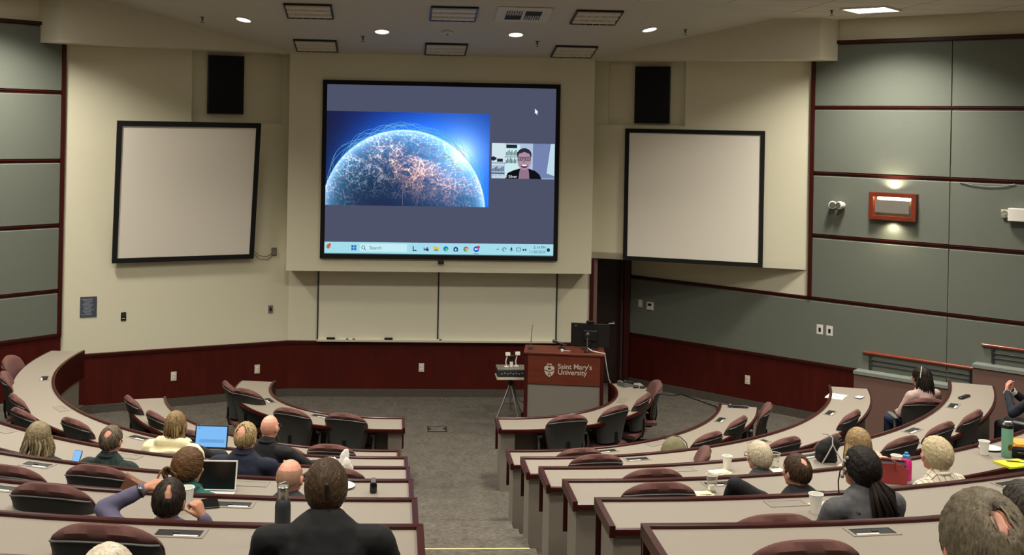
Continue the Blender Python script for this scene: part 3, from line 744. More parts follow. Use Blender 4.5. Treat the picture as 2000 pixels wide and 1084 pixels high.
def plate(name, P3, fr, wd, ht, m, label, cat, group=None, parts=()):
    # wall plate; parts: (name, dx, dz, w, h, depth, material)
    t = thing(name, P3, label, cat, group); d = fr[1]; n = fr[2]
    ang = math.atan2(d[1],d[0]); 
    if fr in (GL,WL): ang = math.atan2(-d[1],-d[0])
    t.rotation_euler = (0,0,ang)
    m1 = MB(); m1.rbox((0,-.004,0),(wd,.008,ht),.002); m1.build('cover_plate', m, t)
    for nm, dx, dz, w_, h_, dp, mm in parts:
        m1 = MB(); m1.rbox((dx,-.006-dp/2,dz),(w_,dp+.004,h_),.0015); m1.build(nm, mm, t)
    return t
FR0 = (E90,D90,N90)
def sock(): return [('socket',0,.022,.035,.028,.004,M['white']),('socket',0,-.022,.035,.028,.004,M['white']),('slot',-.006,.022,.004,.012,.0055,M['black']),('slot',.008,-.022,.004,.012,.0055,M['black'])]
for P3, fr, lb in ((gpt(1.774,.031,.455,WL),WL,'power outlet on the red wainscot behind the second left desk'),(gpt(.493,.031,.465,WL),WL,'power outlet on the red wainscot behind the front left desk'),
                   ((-.249,YB-.031,.465),FR0,'power outlet on the red wainscot below the middle of the whiteboard'),(gpt(-.998,.031,.435),GR,'power outlet low on the dark wainscot of the right wall')):
    plate('power_outlet', P3, fr, .085, .135, M['cream'], lb, 'outlet', 'wainscot power outlets', sock())
plate('room_notice', gpt(3.02,.001,1.562,WL), WL, .235, .30, mat('slate_blue_board',(66,72,84),.6), 'slate blue notice board of small pale text beside the left green wall', 'sign', None,
      [('text_line',-.02+ .01*(k%3),.115-.019*k,.15-.02*(k%4),.006,.001,mat('notice_text',(150,156,166),.7)) for k in range(13)])
plate('card_reader', gpt(2.52,.001,1.394,WL), WL, .075, .125, M['black'], 'black wall control pad right of the blue notice', 'control panel', None, [('display',0,.025,.05,.035,.002,M['darkmetal']),('label_strip',0,-.028,.04,.008,.002,M['cream'])])
plate('light_switch', gpt(.29,.001,1.386,WL), WL, .075, .12, M['podgrey'], 'grey wall switch left of the whiteboard', 'switch', None, [('rocker',0,0,.03,.055,.006,M['black'])])
t = plate('cable_box', gpt(.25,.001,2.284,WL), WL, .085, .13, M['podgrey'], 'small grey cable box with thin wires beside the left screen', 'cable box', None, [('cover',0,0,.06,.10,.02,M['podgrey'])])
m1 = MB()
for dz in (0,-.05):
    m1.tube([(-.03,-.012,-.02+dz),(-.12,-.02,-.07+dz),(-.24,-.02,-.05+dz),(-.34,-.03,.04+dz)],.004,6)
m1.build('wire', M['shell'], t)
plate('light_switch', gpt(-2.958,.029,1.395), GR, .085, .125, M['cream'], 'ivory light switch on the dark green wall beside the doorway', 'switch', None, [('rocker',0,0,.03,.06,.007,M['white'])])
plate('thermostat', gpt(-2.769,.029,1.372), GR, .13, .135, M['white'], 'white thermostat with dark display beside the doorway', 'thermostat', None, [('body',0,0,.115,.12,.02,M['white']),('display',0,.025,.07,.04,.023,M['black'])])
for s_, lb in ((.149,'left of two white data plates on the green wall'),(.298,'right of two white data plates on the green wall')):
    plate('data_plate', gpt(s_,.029,1.379), GR, .10, .145, M['white'], lb, 'data plate', 'data plates on the green wall', [('jack',0,-.005,.035,.06,.004,M['black'])])
# emergency lights
t = thing('emergency_light', gpt(.402,.03,3.255), 'white pair of emergency lamp heads left of the glowing sconce', 'emergency light'); t.rotation_euler = (0,0,math.atan2(-.697,.717))
m1 = MB(); m1.lathe([(.05,0),(.05,.02),(.03,.03)],seg=16,R=Matrix.Rotation(PI/2,3,'X')); m1.build('mount', M['white'], t)
for s_ in (-1,1):
    Rm = Matrix.Rotation(PI/2,3,'X') @ Matrix.Rotation(rad(-20*s_),3,'Y')
    m1 = MB(); m1.lathe([(.02,-.02),(.045,0),(.058,.05),(.058,.10),(.048,.105)],(s_*.078,-.035,0),18,Rm); h_ = m1.build('lamp_head', M['white'], t)
    m1 = MB(); m1.lathe([(.046,.1055),(.046,.108),(.001,.110)],(s_*.078,-.035,0),16,Rm); m1.build('lens', M['metal'], h_)
t = thing('emergency_light', gpt(2.86,.045,3.275), 'white boxed emergency light cut by the right edge of the photo', 'emergency light'); t.rotation_euler = (0,0,math.atan2(-.697,.717))
m1 = MB(); m1.rbox((.02,-.06,0),(.27,.12,.17),.012); m1.build('battery_box', M['white'], t)
m1 = MB(); m1.box((.0,-.012,.01),(.44,.024,.10)); m1.build('back_plate', M['cream'], t)
for s_ in (-1,1):
    m1 = MB(); m1.lathe([(.02,0),(.045,.03),(.05,.07),(.046,.075)],(.02+s_*.175,-.03,0),16,Matrix.Rotation(PI/2,3,'X')); m1.build('lamp_head', M['clear'] if s_ < 0 else M['white'], t)
m1 = MB(); m1.tube([gpt(2.10,.047,3.67),gpt(2.25,.05,3.64),gpt(2.45,.05,3.625),gpt(2.65,.05,3.64),gpt(2.80,.047,3.68)],.006,6)
tag(m1.build('wall_cable', M['black']), 'thin black cable drooping below a trim rail on the green wall', 'cable')
# sensor bar under the main screen
t = thing('screen_sensor', (.013,17.148,2.19), 'small black sensor under the middle of the main screen', 'sensor')
m1 = MB(); m1.rbox((0,-.03,0),(.09,.06,.04),.008); m1.build('housing', M['black'], t)
m1 = MB(); m1.lathe([(.012,0),(.012,.004),(.004,.006)],(0,-.06,0),12,Matrix.Rotation(PI/2,3,'X')); m1.build('lens', M['darkmetal'], t)
# floor box and cables
t = thing('floor_box', (-.06,15.64,.0), 'flush rectangular floor box in the carpet in front of the aisle', 'floor box')
m1 = MB()
for a, b, c, d in ((0,.13,.27,.014),(0,-.13,.27,.014),(-.128,0,.014,.25),(.128,0,.014,.25)): m1.box((a,b,.004),(c,d,.007))
m1.build('rim', M['black'], t)
m1 = MB(); m1.box((0,0,.0025),(.24,.245,.004)); m1.build('lid', M['carpet'], t)
for s_ in (-1,1):
    m1 = MB(); m1.box((s_*.105,0,.007),(.03,.06,.006)); m1.build('latch', M['black'], t)
m1 = MB(); m1.tube([(3.25,18.0,.008),(3.6,17.75,.008),(3.85,17.62,.008),(4.0,17.72,.008),(4.12,17.45,.008),(4.3,17.05,.008),(4.36,16.9,.008),(4.15,16.3,.008),(3.75,15.2,.008)],.007,6)
tag(m1.build('floor_cable', M['black']), 'thin black cable winding over the carpet below the right wainscot', 'cable')
# ------------------------------------------------------------------ main projection screen
SY = 17.148
bgm = emis('projected_grey_blue', (79,84,107), .95)
ms = quad_screen('main_projection_screen', (-.0135,SY,3.614), (1,0,0), (0,0,1), 3.70, 2.76, .068, 'big lit projection screen showing a glowing globe and a video call', 'screen', None, bgm)
def flat(name, m, polys, off, parent, base=(-.0135,SY,3.614)):
    mb = MB()
    for p in polys:
        n = len(p); mb.add([(x-base[0],-off,z-base[2]) for x,z in p], [tuple(range(n))])
    return mb.build(name, m, parent, fix=False)
def rect(x0, z0, x1, z1): return [(x0,z0),(x1,z0),(x1,z1),(x0,z1)]
def disc(x, z, rx, rz=None, n=20): rz = rz or rx; return [(x+rx*math.cos(2*PI*k/n), z+rz*math.sin(2*PI*k/n)) for k in range(n)]
class N:
    nt = None
    def __init__(s, sock): s.s = sock
    @staticmethod
    def op(o, *a):
        n = N.nt.nodes.new('ShaderNodeMath'); n.operation = o
        for i, x in enumerate(a):
            if isinstance(x, N): N.nt.links.new(x.s, n.inputs[i])
            else: n.inputs[i].default_value = x
        return N(n.outputs[0])
    def __add__(s, b): return N.op('ADD', s, b)
    def __radd__(s, b): return N.op('ADD', b, s)
    def __sub__(s, b): return N.op('SUBTRACT', s, b)
    def __rsub__(s, b): return N.op('SUBTRACT', b, s)
    def __mul__(s, b): return N.op('MULTIPLY', s, b)
    def __rmul__(s, b): return N.op('MULTIPLY', b, s)
    def __truediv__(s, b): return N.op('DIVIDE', s, b)
    def pw(s, b): return N.op('POWER', s, b)
    def exp(s): return N.op('EXPONENT', s)
    def mx(s, b): return N.op('MAXIMUM', s, b)
    def mn(s, b): return N.op('MINIMUM', s, b)
    def sstep(s, a, b):
        n = N.nt.nodes.new('ShaderNodeMapRange'); n.interpolation_type = 'SMOOTHSTEP'
        N.nt.links.new(s.s, n.inputs['Value']); n.inputs['From Min'].default_value = a; n.inputs['From Max'].default_value = b
        return N(n.outputs['Result'])
def globe_material(x0, x1, z0, base):
    m = bpy.data.materials.new('projected_globe_picture'); m.use_nodes = True; nt = m.node_tree; N.nt = nt
    nt.nodes.remove(nt.nodes['Principled BSDF'])
    tc = nt.nodes.new('ShaderNodeTexCoord'); sp = nt.nodes.new('ShaderNodeSeparateXYZ'); nt.links.new(tc.outputs['Object'], sp.inputs[0])
    W_ = x1-x0
    u = (N(sp.outputs['X']) - (x0-base[0]))/W_; v = (N(sp.outputs['Z']) - (z0-base[2]))/W_
    dx = u-.479; dy = v+.035
    d = N.op('SQRT', dx*dx+dy*dy)/.501
    sx = u-.825; sy = v-.322; sd = N.op('SQRT', sx*sx+sy*sy)
    def tex(scale, det, rough=.6, warp=0, sxy=(1,1)):
        cb = nt.nodes.new('ShaderNodeCombineXYZ'); nt.links.new((u*sxy[0]).s, cb.inputs[0]); nt.links.new((v*sxy[1]).s, cb.inputs[1])
        n = nt.nodes.new('ShaderNodeTexNoise'); n.inputs['Scale'].default_value = scale; n.inputs['Detail'].default_value = det; n.inputs['Roughness'].default_value = rough; n.inputs['Distortion'].default_value = warp
        nt.links.new(cb.outputs[0], n.inputs['Vector']); return N(n.outputs['Fac'])
    inside = d.sstep(1.004,.996)
    # outside: blue air, brighter to the upper right
    lit = (u*1.25+v*.5-.05).mx(0.).mn(1.)
    glow = ((1.-d)*7.).exp().mn(1.)*(1.-inside)
    sun = ((sd*-7.).exp())
    core = ((sd*-20.).exp())
    rays = tex(9,2,.5,2.5)
    blue_o = glow*(lit*.95+.10) + sun*.9
    # inside the globe
    ocean = (v*2.6+u*.15-.42).mx(.02).mn(1.)
    n1 = tex(11,7,.72,.6); n2 = tex(70,3,.7,.4); n3 = tex(5,4,.6,.3)
    spark = n2.sstep(.50,.68)*n1.sstep(.38,.56)
    ox = (u-.58)/.24; oy = (v-.235)/.115
    tilt_ = (u-.58)*.35; oy = (v-.225+tilt_)/.10
    land = ((ox*ox+oy*oy)*-1.0).exp()*(n1.sstep(.40,.60)*.35+n2.sstep(.46,.66)*n1.sstep(.36,.52)*.9)
    leftc = ((u*-1.6+.95) .mx(.0)+.35)*(v*3.0-.12).mx(0.).mn(1.)
    city = spark*leftc
    cb2 = nt.nodes.new('ShaderNodeCombineXYZ'); nt.links.new((u+n3*.05).s, cb2.inputs[0]); nt.links.new((v+n1*.05).s, cb2.inputs[1])
    vo = nt.nodes.new('ShaderNodeTexVoronoi'); vo.feature = 'DISTANCE_TO_EDGE'; vo.inputs['Scale'].default_value = 22; nt.links.new(cb2.outputs[0], vo.inputs['Vector'])
    web = (1.-N(vo.outputs[0]).sstep(.0,.07))*n1.sstep(.40,.58)
    land = land*.75 + ((ox*ox+oy*oy)*-.9).exp()*web*.9
    city = city*.8 + web*leftc*.8
    rim = ((1.-d).mx(0.)*-22.).exp()*inside
    top = ((1.-d).mx(0.)*-6.).exp()*inside
    arcs = N.op('SINE', d*150.+n3*9.)
    arcs = arcs.sstep(.86,1.)*top*.5*lit
    oarcs = N.op('SINE', d*170.+rays*14.).sstep(.90,1.)*((1.-d)*14.).exp().mn(1.)*(1.-inside)*.5*lit
    R_ = inside*(.012+ocean*.03+land*1.15+city*.55+rim*.5+top*.05+spark*top*.5+web*top*.4) + arcs*.3+oarcs*.2 + core*1.3 + sun*.06 + (1.-inside)*.012
    G_ = inside*(.014+ocean*.10+land*.45*(1.+spark*.8)+city*.85+spark*top*.9+rim*.68+top*.26) + arcs*.6+oarcs*.5 + blue_o*.17 + core*1.3 + sun*.38 + (1.-inside)*.012
    B_ = inside*(.045+ocean*.28+land*.16+city*1.0+spark*top*1.+rim*1.0+top*.48) + arcs*1.+oarcs*.8 + blue_o*1.0 + core*1.2 + sun*.5 + (1.-inside)*.03+lit*lit*(1.-inside)*.25
    cb = nt.nodes.new('ShaderNodeCombineXYZ')
    for k, x in enumerate((R_,G_,B_)): nt.links.new(x.mx(0.).mn(1.).s, cb.inputs[k])
    e = nt.nodes.new('ShaderNodeEmission'); nt.links.new(cb.outputs[0], e.inputs['Color']); nt.links.new(e.outputs[0], nt.nodes['Material Output'].inputs['Surface'])
    return m
B0 = (-.0135,SY,3.614)
x0, x1, z0, z1 = -1.800, .738, 3.058, 4.515
gl = flat('globe_picture', globe_material(x0,x1,z0,B0), [rect(x0,z0,x1,z1)], .0312, ms)
# light trails: thin curved strands over the globe
def trail(pts, wd):
    out = []
    for (ax_, az), (bx_, bz) in zip(pts, pts[1:]):
        L = math.hypot(bx_-ax_, bz-az) or 1; nx, nz = -(bz-az)/L*wd/2, (bx_-ax_)/L*wd/2
        out.append([(ax_-nx,az-nz),(bx_-nx,bz-nz),(bx_+nx,bz+nz),(ax_+nx,az+nz)])
    return out
Wd = x1-x0; gx, gz, gr = x0+.479*Wd, z0-.035*Wd, .501*Wd
tr1, tr2 = [], []
rnd = random.Random(3)
for k in range(80):
    a0 = rnd.uniform(.30,2.2); a1 = a0+rnd.uniform(.2,.7); h_ = rnd.uniform(.0,.10) if k < 44 else -rnd.uniform(.02,.25)
    pts = []
    for q in range(13):
        t_ = q/12; a = a0+(a1-a0)*t_; r_ = gr*(1+h_*math.sin(PI*t_)+ (.0 if k < 44 else -.12))
        x, z = gx+r_*math.cos(a), gz+r_*math.sin(a)
        if x0+.01 < x < x1-.01 and z0+.01 < z < z1-.01: pts.append((x,z))
    if len(pts) > 2: (tr1 if k < 62 else tr2).extend(trail(pts,.004))
for k in range(34):
    cx_, cz_ = x0+Wd*rnd.choice((.47,.68,.64,.58)), z0+Wd*rnd.uniform(.10,.19); a = rnd.uniform(-2.6,.2); L = rnd.uniform(.15,.5)
    p2 = (min(max(cx_+L*math.cos(a),x0+.01),x1-.01), max(cz_+L*math.sin(a),z0+.01)); tr2.extend(trail([(cx_,cz_),p2],.0035))
flat('light_trails', emis('trail_cyan',(120,205,250),.8), tr1, .0317, ms)
flat('light_trails', emis('trail_amber',(190,160,190),.55), tr2, .0317, ms)
# taskbar
tb = flat('taskbar', emis('taskbar_pale_cyan',(168,226,240),.95), [rect(-1.80,2.315,1.772,2.49)], .0314, ms)
flat('taskbar', emis('taskbar_shadow',(70,110,120),.8), [rect(-1.80,2.292,1.772,2.315)], .0314, ms)
flat('search_field', emis('search_pale',(196,238,246),1.), [rect(-1.25,2.345,-.52,2.465)], .0318, ms)
ic = 2.402
icons = [((196,120,60),[disc(-1.735,ic+.015,.03,.035)]),((220,80,60),[disc(-1.715,ic+.045,.02)]),((40,120,190),[rect(-1.38,ic-.04,-1.345,ic-.004),rect(-1.338,ic-.04,-1.303,ic-.004),rect(-1.38,ic+.003,-1.345,ic+.04),rect(-1.338,ic+.003,-1.303,ic+.04)]),
 ((40,70,90),trail([(-1.195+.025*math.cos(a*.5),ic+.005+.025*math.sin(a*.5)) for a in range(14)],.008)+trail([(-1.178,ic-.012),(-1.155,ic-.038)],.009)),
 ((40,60,80),[rect(-.43,ic-.04,-.415,ic+.035),rect(-.43,ic-.04,-.37,ic-.025)]),((90,100,170),[rect(-.26,ic-.03,-.19,ic+.02)]),((60,60,90),[disc(-.20,ic-.02,.02)]),((200,225,240),[rect(-.25,ic+.0,-.22,ic+.03)]),
 ((240,200,70),[rect(-.105,ic-.035,-.025,ic+.025),rect(-.105,ic+.025,-.07,ic+.037)]),((80,150,210),[rect(-.09,ic-.035,-.04,ic-.01)]),
 ((30,140,180),[disc(.085,ic,.04)]),((90,210,170),[disc(.095,ic-.012,.022)]),((30,80,150),[rect(.205,ic-.04,.275,ic+.02),rect(.222,ic+.02,.258,ic+.035)]),((220,240,250),[rect(.228,ic-.025,.252,ic+.005)]),
 ((210,70,60),[disc(.40,ic,.04)]),((60,160,90),[disc(.388,ic-.012,.027)]),((240,200,60),[disc(.413,ic-.008,.024)]),((230,240,245),[disc(.40,ic,.018)]),((60,120,220),[disc(.40,ic,.013)]),
 ((40,90,210),[disc(.56,ic,.045)]),((235,245,255),[rect(.535,ic-.013,.57,ic+.013),[(.572,ic-.004),(.588,ic-.013),(.588,ic+.013),(.572,ic+.004)]]),((220,60,70),[disc(.595,ic+.032,.022)]),((120,110,110),[rect(.52,2.325,.60,2.333)]),
 ((40,70,90),trail([(.875,ic-.008),(.895,ic+.012),(.915,ic-.008)],.008)+trail([(1.0+.028*math.cos(a*.6),ic+.028*math.sin(a*.6)) for a in range(9)],.01)+[disc(1.11,ic+.012,.014,.024)]+trail([(1.088,ic),(1.11,ic-.028),(1.132,ic)],.007)+trail([(1.19,ic-.025),(1.19,ic+.028),(1.255,ic+.028),(1.255,ic-.02),(1.19,ic-.02)],.008)+[disc(1.30,ic,.016),disc(1.335,ic,.012,.02)]),
 ((40,60,80),[disc(1.69,ic,.026,.03)])]
for k, (c, ps) in enumerate(icons):
    flat('taskbar_icon', emis('icon_tone', c, .9), ps, .0318+.0003*k, ms)
tm = emis('screen_dark_text', (50,80,100), .9)
def stext(txt, size, x, z, m=tm, align='LEFT', off=.034, bold=0.):
    me = text_mesh(txt, size, (x-B0[0],0,z-B0[2]), (1,0,0), (0,0,1), off, .0001, align, bold); return link('screen_text', me, m, ms)
stext('Search', .07, -1.10, ic-.022); stext('5:14 PM', .058, 1.65, ic+.018, align='RIGHT'); stext('11/20/2025', .058, 1.65, ic-.052, align='RIGHT')
flat('mouse_pointer', emis('pointer_white',(250,250,250),1.), [[(1.44,4.61),(1.44,4.53),(1.457,4.545),(1.47,4.515),(1.482,4.521),(1.47,4.55),(1.494,4.553)]], .032, ms)
# call tile
vx0, vx1, vz0, vz1 = .775, 1.762, 3.510, 4.062
vt = flat('call_tile', emis('tile_pale_blue',(178,200,226),.95), [rect(vx0,vz0,vx1,vz1)], .0312, ms)
def tl(c, polys, k, s_=.95): return flat('call_picture', emis('tile_tone', c, s_), polys, .0312+.0003*k, ms)
tl((214,232,240),[rect(vx0,3.72,.98,vz1)],1); tl((120,134,180),[rect(1.42,3.52,1.762,vz1)],1); tl((196,226,238),[[(1.64,3.60),(1.762,3.56),(1.762,vz1),(1.70,vz1)]],2)
tl((206,240,240),[rect(.985,3.55,1.22,4.04)],2)
tl((34,40,54),[rect(1.0,3.985,1.17,4.04),rect(.79,3.80,.85,3.84)]+[disc(.80,3.82,.035)]+[rect(.86,3.77,.95,3.82)],3)
tl((70,96,110),[rect(1.0+.021*k,3.87,1.013+.021*k,3.90+.05*((k*7)%5)/5+.02) for k in range(9)]+[rect(1.0+.021*k,3.75,1.014+.021*k,3.80+.05*((k*3)%5)/5) for k in range(8)]+[rect(.78+.024*k,3.62,.797+.024*k,3.66+.05*((k*5)%4)/4) for k in range(8)],3)
tl((28,34,48),[rect(.98,3.845,1.22,3.855),rect(.775,3.745,1.0,3.755),rect(.775,3.585,.98,3.60)],4)
tl((16,18,26),[[(.99,3.51),(1.03,3.60),(1.13,3.645),(1.22,3.67),(1.36,3.67),(1.46,3.635),(1.53,3.58),(1.56,3.51)]],5)
tl((150,120,142),[[(1.20,3.51),(1.215,3.63),(1.23,3.68),(1.35,3.68),(1.365,3.60),(1.37,3.51)]],6)
tl((48,44,62),[disc(1.285,3.885,.115,.105)],6)
tl((176,146,166),[disc(1.285,3.80,.108,.15)],7)
tl((48,44,62),[[(1.178,3.86),(1.19,3.93),(1.24,3.975),(1.33,3.975),(1.38,3.93),(1.392,3.86),(1.37,3.90),(1.285,3.93),(1.20,3.90)]],8)
tl((24,22,34),trail([(1.19,3.845),(1.19,3.80),(1.26,3.80),(1.268,3.845),(1.19,3.848)],.010)+trail([(1.30,3.845),(1.308,3.80),(1.378,3.80),(1.382,3.848),(1.30,3.848)],.010)+trail([(1.268,3.838),(1.30,3.838)],.010),9)
tl((60,44,60),[disc(1.228,3.822,.014,.010),disc(1.342,3.822,.014,.010)],9)
tl((150,116,140),[[(1.278,3.82),(1.268,3.765),(1.305,3.765),(1.295,3.82)]],8)
tl((90,40,56),[disc(1.287,3.712,.052,.032)],9); tl((244,240,246),[disc(1.287,3.722,.042,.015)],10)
tl((235,240,246),[rect(.79,3.52,.80,3.53),rect(.805,3.52,.815,3.54),rect(.82,3.52,.83,3.55)],11)
stext('Amber Silver', .062, .85, 3.522, emis('tile_white_text',(235,240,246),.95), off=.036)

# ------------------------------------------------------------------ lectern with its equipment
LRZ = rad(-9.2); LP = (1.705,15.42,0)
lt = thing('lectern', LP, 'wooden lectern with grey front and silver university lettering', 'lectern', None, LRZ)
m1 = MB(); m1.box((0,-.232,.955),(1.0,.03,.41)); m1.build('front_board', M['podwood'], lt)
m1 = MB(); m1.box((0,-.222,.39),(1.0,.02,.70)); m1.build('front_panel', M['podgrey'], lt)
for s_ in (-1,1):
    m1 = MB(); m1.box((s_*.525,0,.58),(.05,.50,1.16)); m1.build('side_panel', M['trimwood'], lt)
m1 = MB(); m1.rbox((0,-.0,1.175),(1.12,.53,.03),.01); m1.build('top', M['podwood'], lt)
m1 = MB(); m1.box((0,.05,.70),(1.0,.36,.02)); m1.build('shelf', M['trimwood'], lt)
m1 = MB(); m1.box((0,-.0,.03),(1.0,.42,.05)); m1.build('plinth', M['trimwood'], lt)
sil = mat('silver_lettering', (196,190,180), .45, .25)
for txt, z in (("Saint Mary's",.972),('University',.892)):
    link('lettering', text_mesh(txt, .098, (-.085,-.2475,z), (1,0,0), (0,0,1), .0, .003, bold=.0012), sil, lt)
m1 = MB(); O_ = (-.20,-.2475,.955); A3 = ((1,0,0),(0,0,1),(0,-1,0))
m1.prism([(-.07,.035),(-.035,.055),(0,.04),(.035,.055),(.07,.035),(.068,-.03),(.045,-.075),(0,-.105),(-.045,-.075),(-.068,-.03)], O_, *A3, 0, .003)
for s_ in (-.018,.018): m1.prism([(s_-.014,.062),(s_+.014,.062),(s_+.016,.088),(s_,.074),(s_-.016,.088)], O_, *A3, 0, .003)
cr = m1.build('crest', sil, lt)
m1 = MB()
m1.prism(disc(0,.012,.022,.016,12), O_, *A3, .003, .0045)
m1.prism([(-.066,-.002),(-.03,-.012),(0,-.03),(.03,-.012),(.066,-.002),(.066,-.012),(.03,-.024),(0,-.044),(-.03,-.024),(-.066,-.012)], O_, *A3, .003, .0045)
m1.prism([(-.018,-.085),(-.018,-.062),(0,-.05),(.018,-.062),(.018,-.085),(.008,-.085),(.008,-.068),(-.008,-.068),(-.008,-.085)], O_, *A3, .003, .0045)
m1.build('crest_detail', M['podwood'], cr)
def lpos(x, y, z): c, s_ = math.cos(LRZ), math.sin(LRZ); return (LP[0]+x*c-y*s_, LP[1]+x*s_+y*c, z)
ZT = 1.191
t = thing('monitor', lpos(.36,.12,ZT), 'black computer monitor seen from behind on the lectern', 'monitor', None, LRZ-rad(4))
m1 = MB(); m1.rbox((0,0,.195),(.54,.035,.33),.012,Matrix.Rotation(0,3,'X')); b_ = m1.build('screen_housing', M['black'], t)
m1 = MB(); m1.rbox((0,-.03,.19),(.20,.035,.15),.02); m1.build('rear_bulge', M['black'], b_)
m1 = MB(); m1.box((-.20,-.0185,.325),(.038,.002,.012)); m1.build('badge', M['metal'], b_)
m1 = MB(); m1.tube([(0,-.01,.012),(0,-.02,.10),(0,-.02,.16)],.025,10); m1.rbox((0,0,.007),(.24,.18,.012),.03); m1.build('stand', M['black'], t)
m1 = MB(); m1.rbox((.0,-.002,.38),(.115,.05,.035),.012); m1.build('webcam', M['black'], t)
t = thing('gooseneck_microphone', lpos(.32,-.13,ZT), 'upright microphone with round head in front of the monitor', 'microphone')
m1 = MB(); m1.lathe([(.05,0),(.05,.012),(.016,.02)],seg=16); m1.build('base', M['black'], t)
m1 = MB(); m1.tube([(0,0,.018),(0,0,.10),(0,-.003,.215)],.010,8); m1.build('stem', M['metal'], t)
m1 = MB(); m1.ell((0,-.004,.245),(.032,.032,.036)); m1.build('head', M['darkmetal'], t)
t = thing('handheld_microphone', lpos(-.13,.08,ZT), 'microphone leaning in a clip on the left of the lectern top', 'microphone')
m1 = MB(); m1.cap((.16,0,.035),(.02,0,.085),.011,.017); m1.build('body', M['black'], t)
m1 = MB(); m1.ell((-.012,0,.097),(.03,.026,.026)); m1.build('head', M['darkmetal'], t)
m1 = MB(); m1.lathe([(.05,0),(.05,.01),(.012,.016),(.012,.04)],(.09,0,0),14); m1.box((.09,0,.05),(.03,.04,.03)); m1.build('clip_stand', M['black'], t)
t = thing('antenna_rod', lpos(-.475,-.05,ZT), 'thin upright metal rod at the left corner of the lectern', 'antenna')
m1 = MB(); m1.lathe([(.03,0),(.03,.02),(.012,.03)],seg=14); m1.build('foot', M['darkmetal'], t)
m1 = MB(); m1.tube([(0,0,.028),(.012,0,.2),(.022,0,.325),(.032,0,.34),(.030,0,.325)],[.006,.005,.0045,.0045,.004],8); m1.build('rod', M['metal'], t)
t = thing('power_adapter', lpos(-.03,-.14,ZT), 'small white adapter on the middle of the lectern top', 'adapter')
m1 = MB(); m1.rbox((0,0,.017),(.035,.03,.034),.006); m1.build('body', M['white'], t)
m1 = MB(); m1.tube([(.015,0,.01),(.06,.02,.005),(.12,.01,.005)],.004,6); m1.build('lead', M['white'], t)
m1 = MB(); m1.tube([lpos(.33,-.10,ZT+.05),lpos(.39,-.14,ZT+.022),lpos(.50,-.17,ZT+.006),lpos(.562,-.18,ZT+.004),lpos(.575,-.16,1.10),lpos(.60,-.10,.95),lpos(.63,-.02,.80),lpos(.66,.02,.74)],.007,8)
tag(m1.build('white_cable', M['white']), 'white cable running down the right side of the lectern', 'cable')
# projector stand left of the lectern
t = thing('tripod_stand', (1.04,16.22,0), 'silver tripod stand with flat shelf left of the lectern', 'tripod')
m1 = MB(); m1.tube([(0,0,.12),(0,0,.60)],.016,10); m1.build('column', M['metal'], t)
for k, a in enumerate((-150,-65,40)):
    c, s_ = math.cos(rad(a)), math.sin(rad(a)); m1 = MB(); m1.tube([(.02*c,.02*s_,.50),(.15*c,.15*s_,.22),(.255*c,.255*s_,.025)],[.014,.011,.009],8); lg = m1.build('leg', M['metal'] if k else M['metal'], t)
    m1 = MB(); m1.lathe([(.016,0),(.018,.03),(.012,.045)],(.255*c,.255*s_,.001),10); m1.build('rubber_foot', M['black'], lg)
    m1 = MB(); m1.tube([(0,0,.22),(.14*c,.14*s_,.24)],.006,6); m1.build('brace', M['darkmetal'], t)
m1 = MB(); m1.lathe([(.035,.50),(.04,.53),(.04,.60),(.05,.612)],seg=12); m1.build('head', M['black'], t)
m1 = MB(); m1.box((0,0,.622),(.44,.34,.02)); m1.box((0,0,.640),(.42,.32,.014)); m1.build('shelf', M['cream'], t)
t = thing('document_camera_base', (1.04,16.22,.648), 'dark flat equipment box with buttons on the tripod shelf', 'equipment box')
m1 = MB(); m1.rbox((0,0,.055),(.43,.32,.10),.012); b_ = m1.build('case', M['darkmetal'], t)
m1 = MB(); m1.rbox((0,0,.112),(.425,.315,.012),.012); m1.build('top_plate', M['metal'], b_)
m1 = MB()
for k in range(8): m1.box((-.15+.043*k,-.162,.05+.012*(k%2)),(.02,.006,.010))
m1.build('button', M['cream'], b_)
for x, y, lb in ((.97,16.20,'left of two pale paddle lamps standing on the equipment box'),(1.12,16.24,'right of two pale paddle lamps standing on the equipment box')):
    t = thing('paddle_lamp', (x,y,.767), lb, 'lamp', 'paddle lamps on the equipment box')
    m1 = MB(); m1.rbox((0,0,.008),(.07,.06,.015),.01); m1.build('foot', M['white'], t)
    m1 = MB(); m1.tube([(0,0,.014),(-.01,0,.08),(.012,0,.17)],.009,8); m1.build('arm', M['white'], t)
    m1 = MB(); m1.rbox((.018,-.01,.195),(.075,.022,.055),.012,Matrix.Rotation(rad(-12),3,'X')); m1.build('head', M['white'], t)
t = thing('webcam_block', (1.045,16.22,.767), 'small black and white block between the paddle lamps', 'device')
m1 = MB(); m1.rbox((0,0,.04),(.045,.05,.08),.006); m1.build('lower_body', M['white'], t)
m1 = MB(); m1.rbox((.005,0,.125),(.06,.05,.09),.01); m1.build('upper_body', M['black'], t)
m1 = MB(); m1.tube([(1.06,16.15,.60),(1.10,16.1,.42),(1.17,16.04,.30),(1.26,15.98,.28),(1.33,15.9,.30)],.009,8)
tag(m1.build('equipment_cable', M['black']), 'black cable sagging from the tripod toward the lectern', 'cable')
t = thing('light_stand', (1.255,15.95,0), 'thin black folded stand between tripod and lectern', 'stand')
m1 = MB(); m1.tube([(-.08,.05,.02),(.0,.0,.30),(.06,-.04,.55)],.013,8); m1.build('leg', M['black'], t)
m1 = MB(); m1.tube([(.09,.03,.02),(.02,0,.30),(-.01,-.02,.40)],.013,8); m1.build('leg', M['black'], t)
m1 = MB(); m1.ell((.025,0,.30),(.025,.025,.025)); m1.build('clamp', M['black'], t)
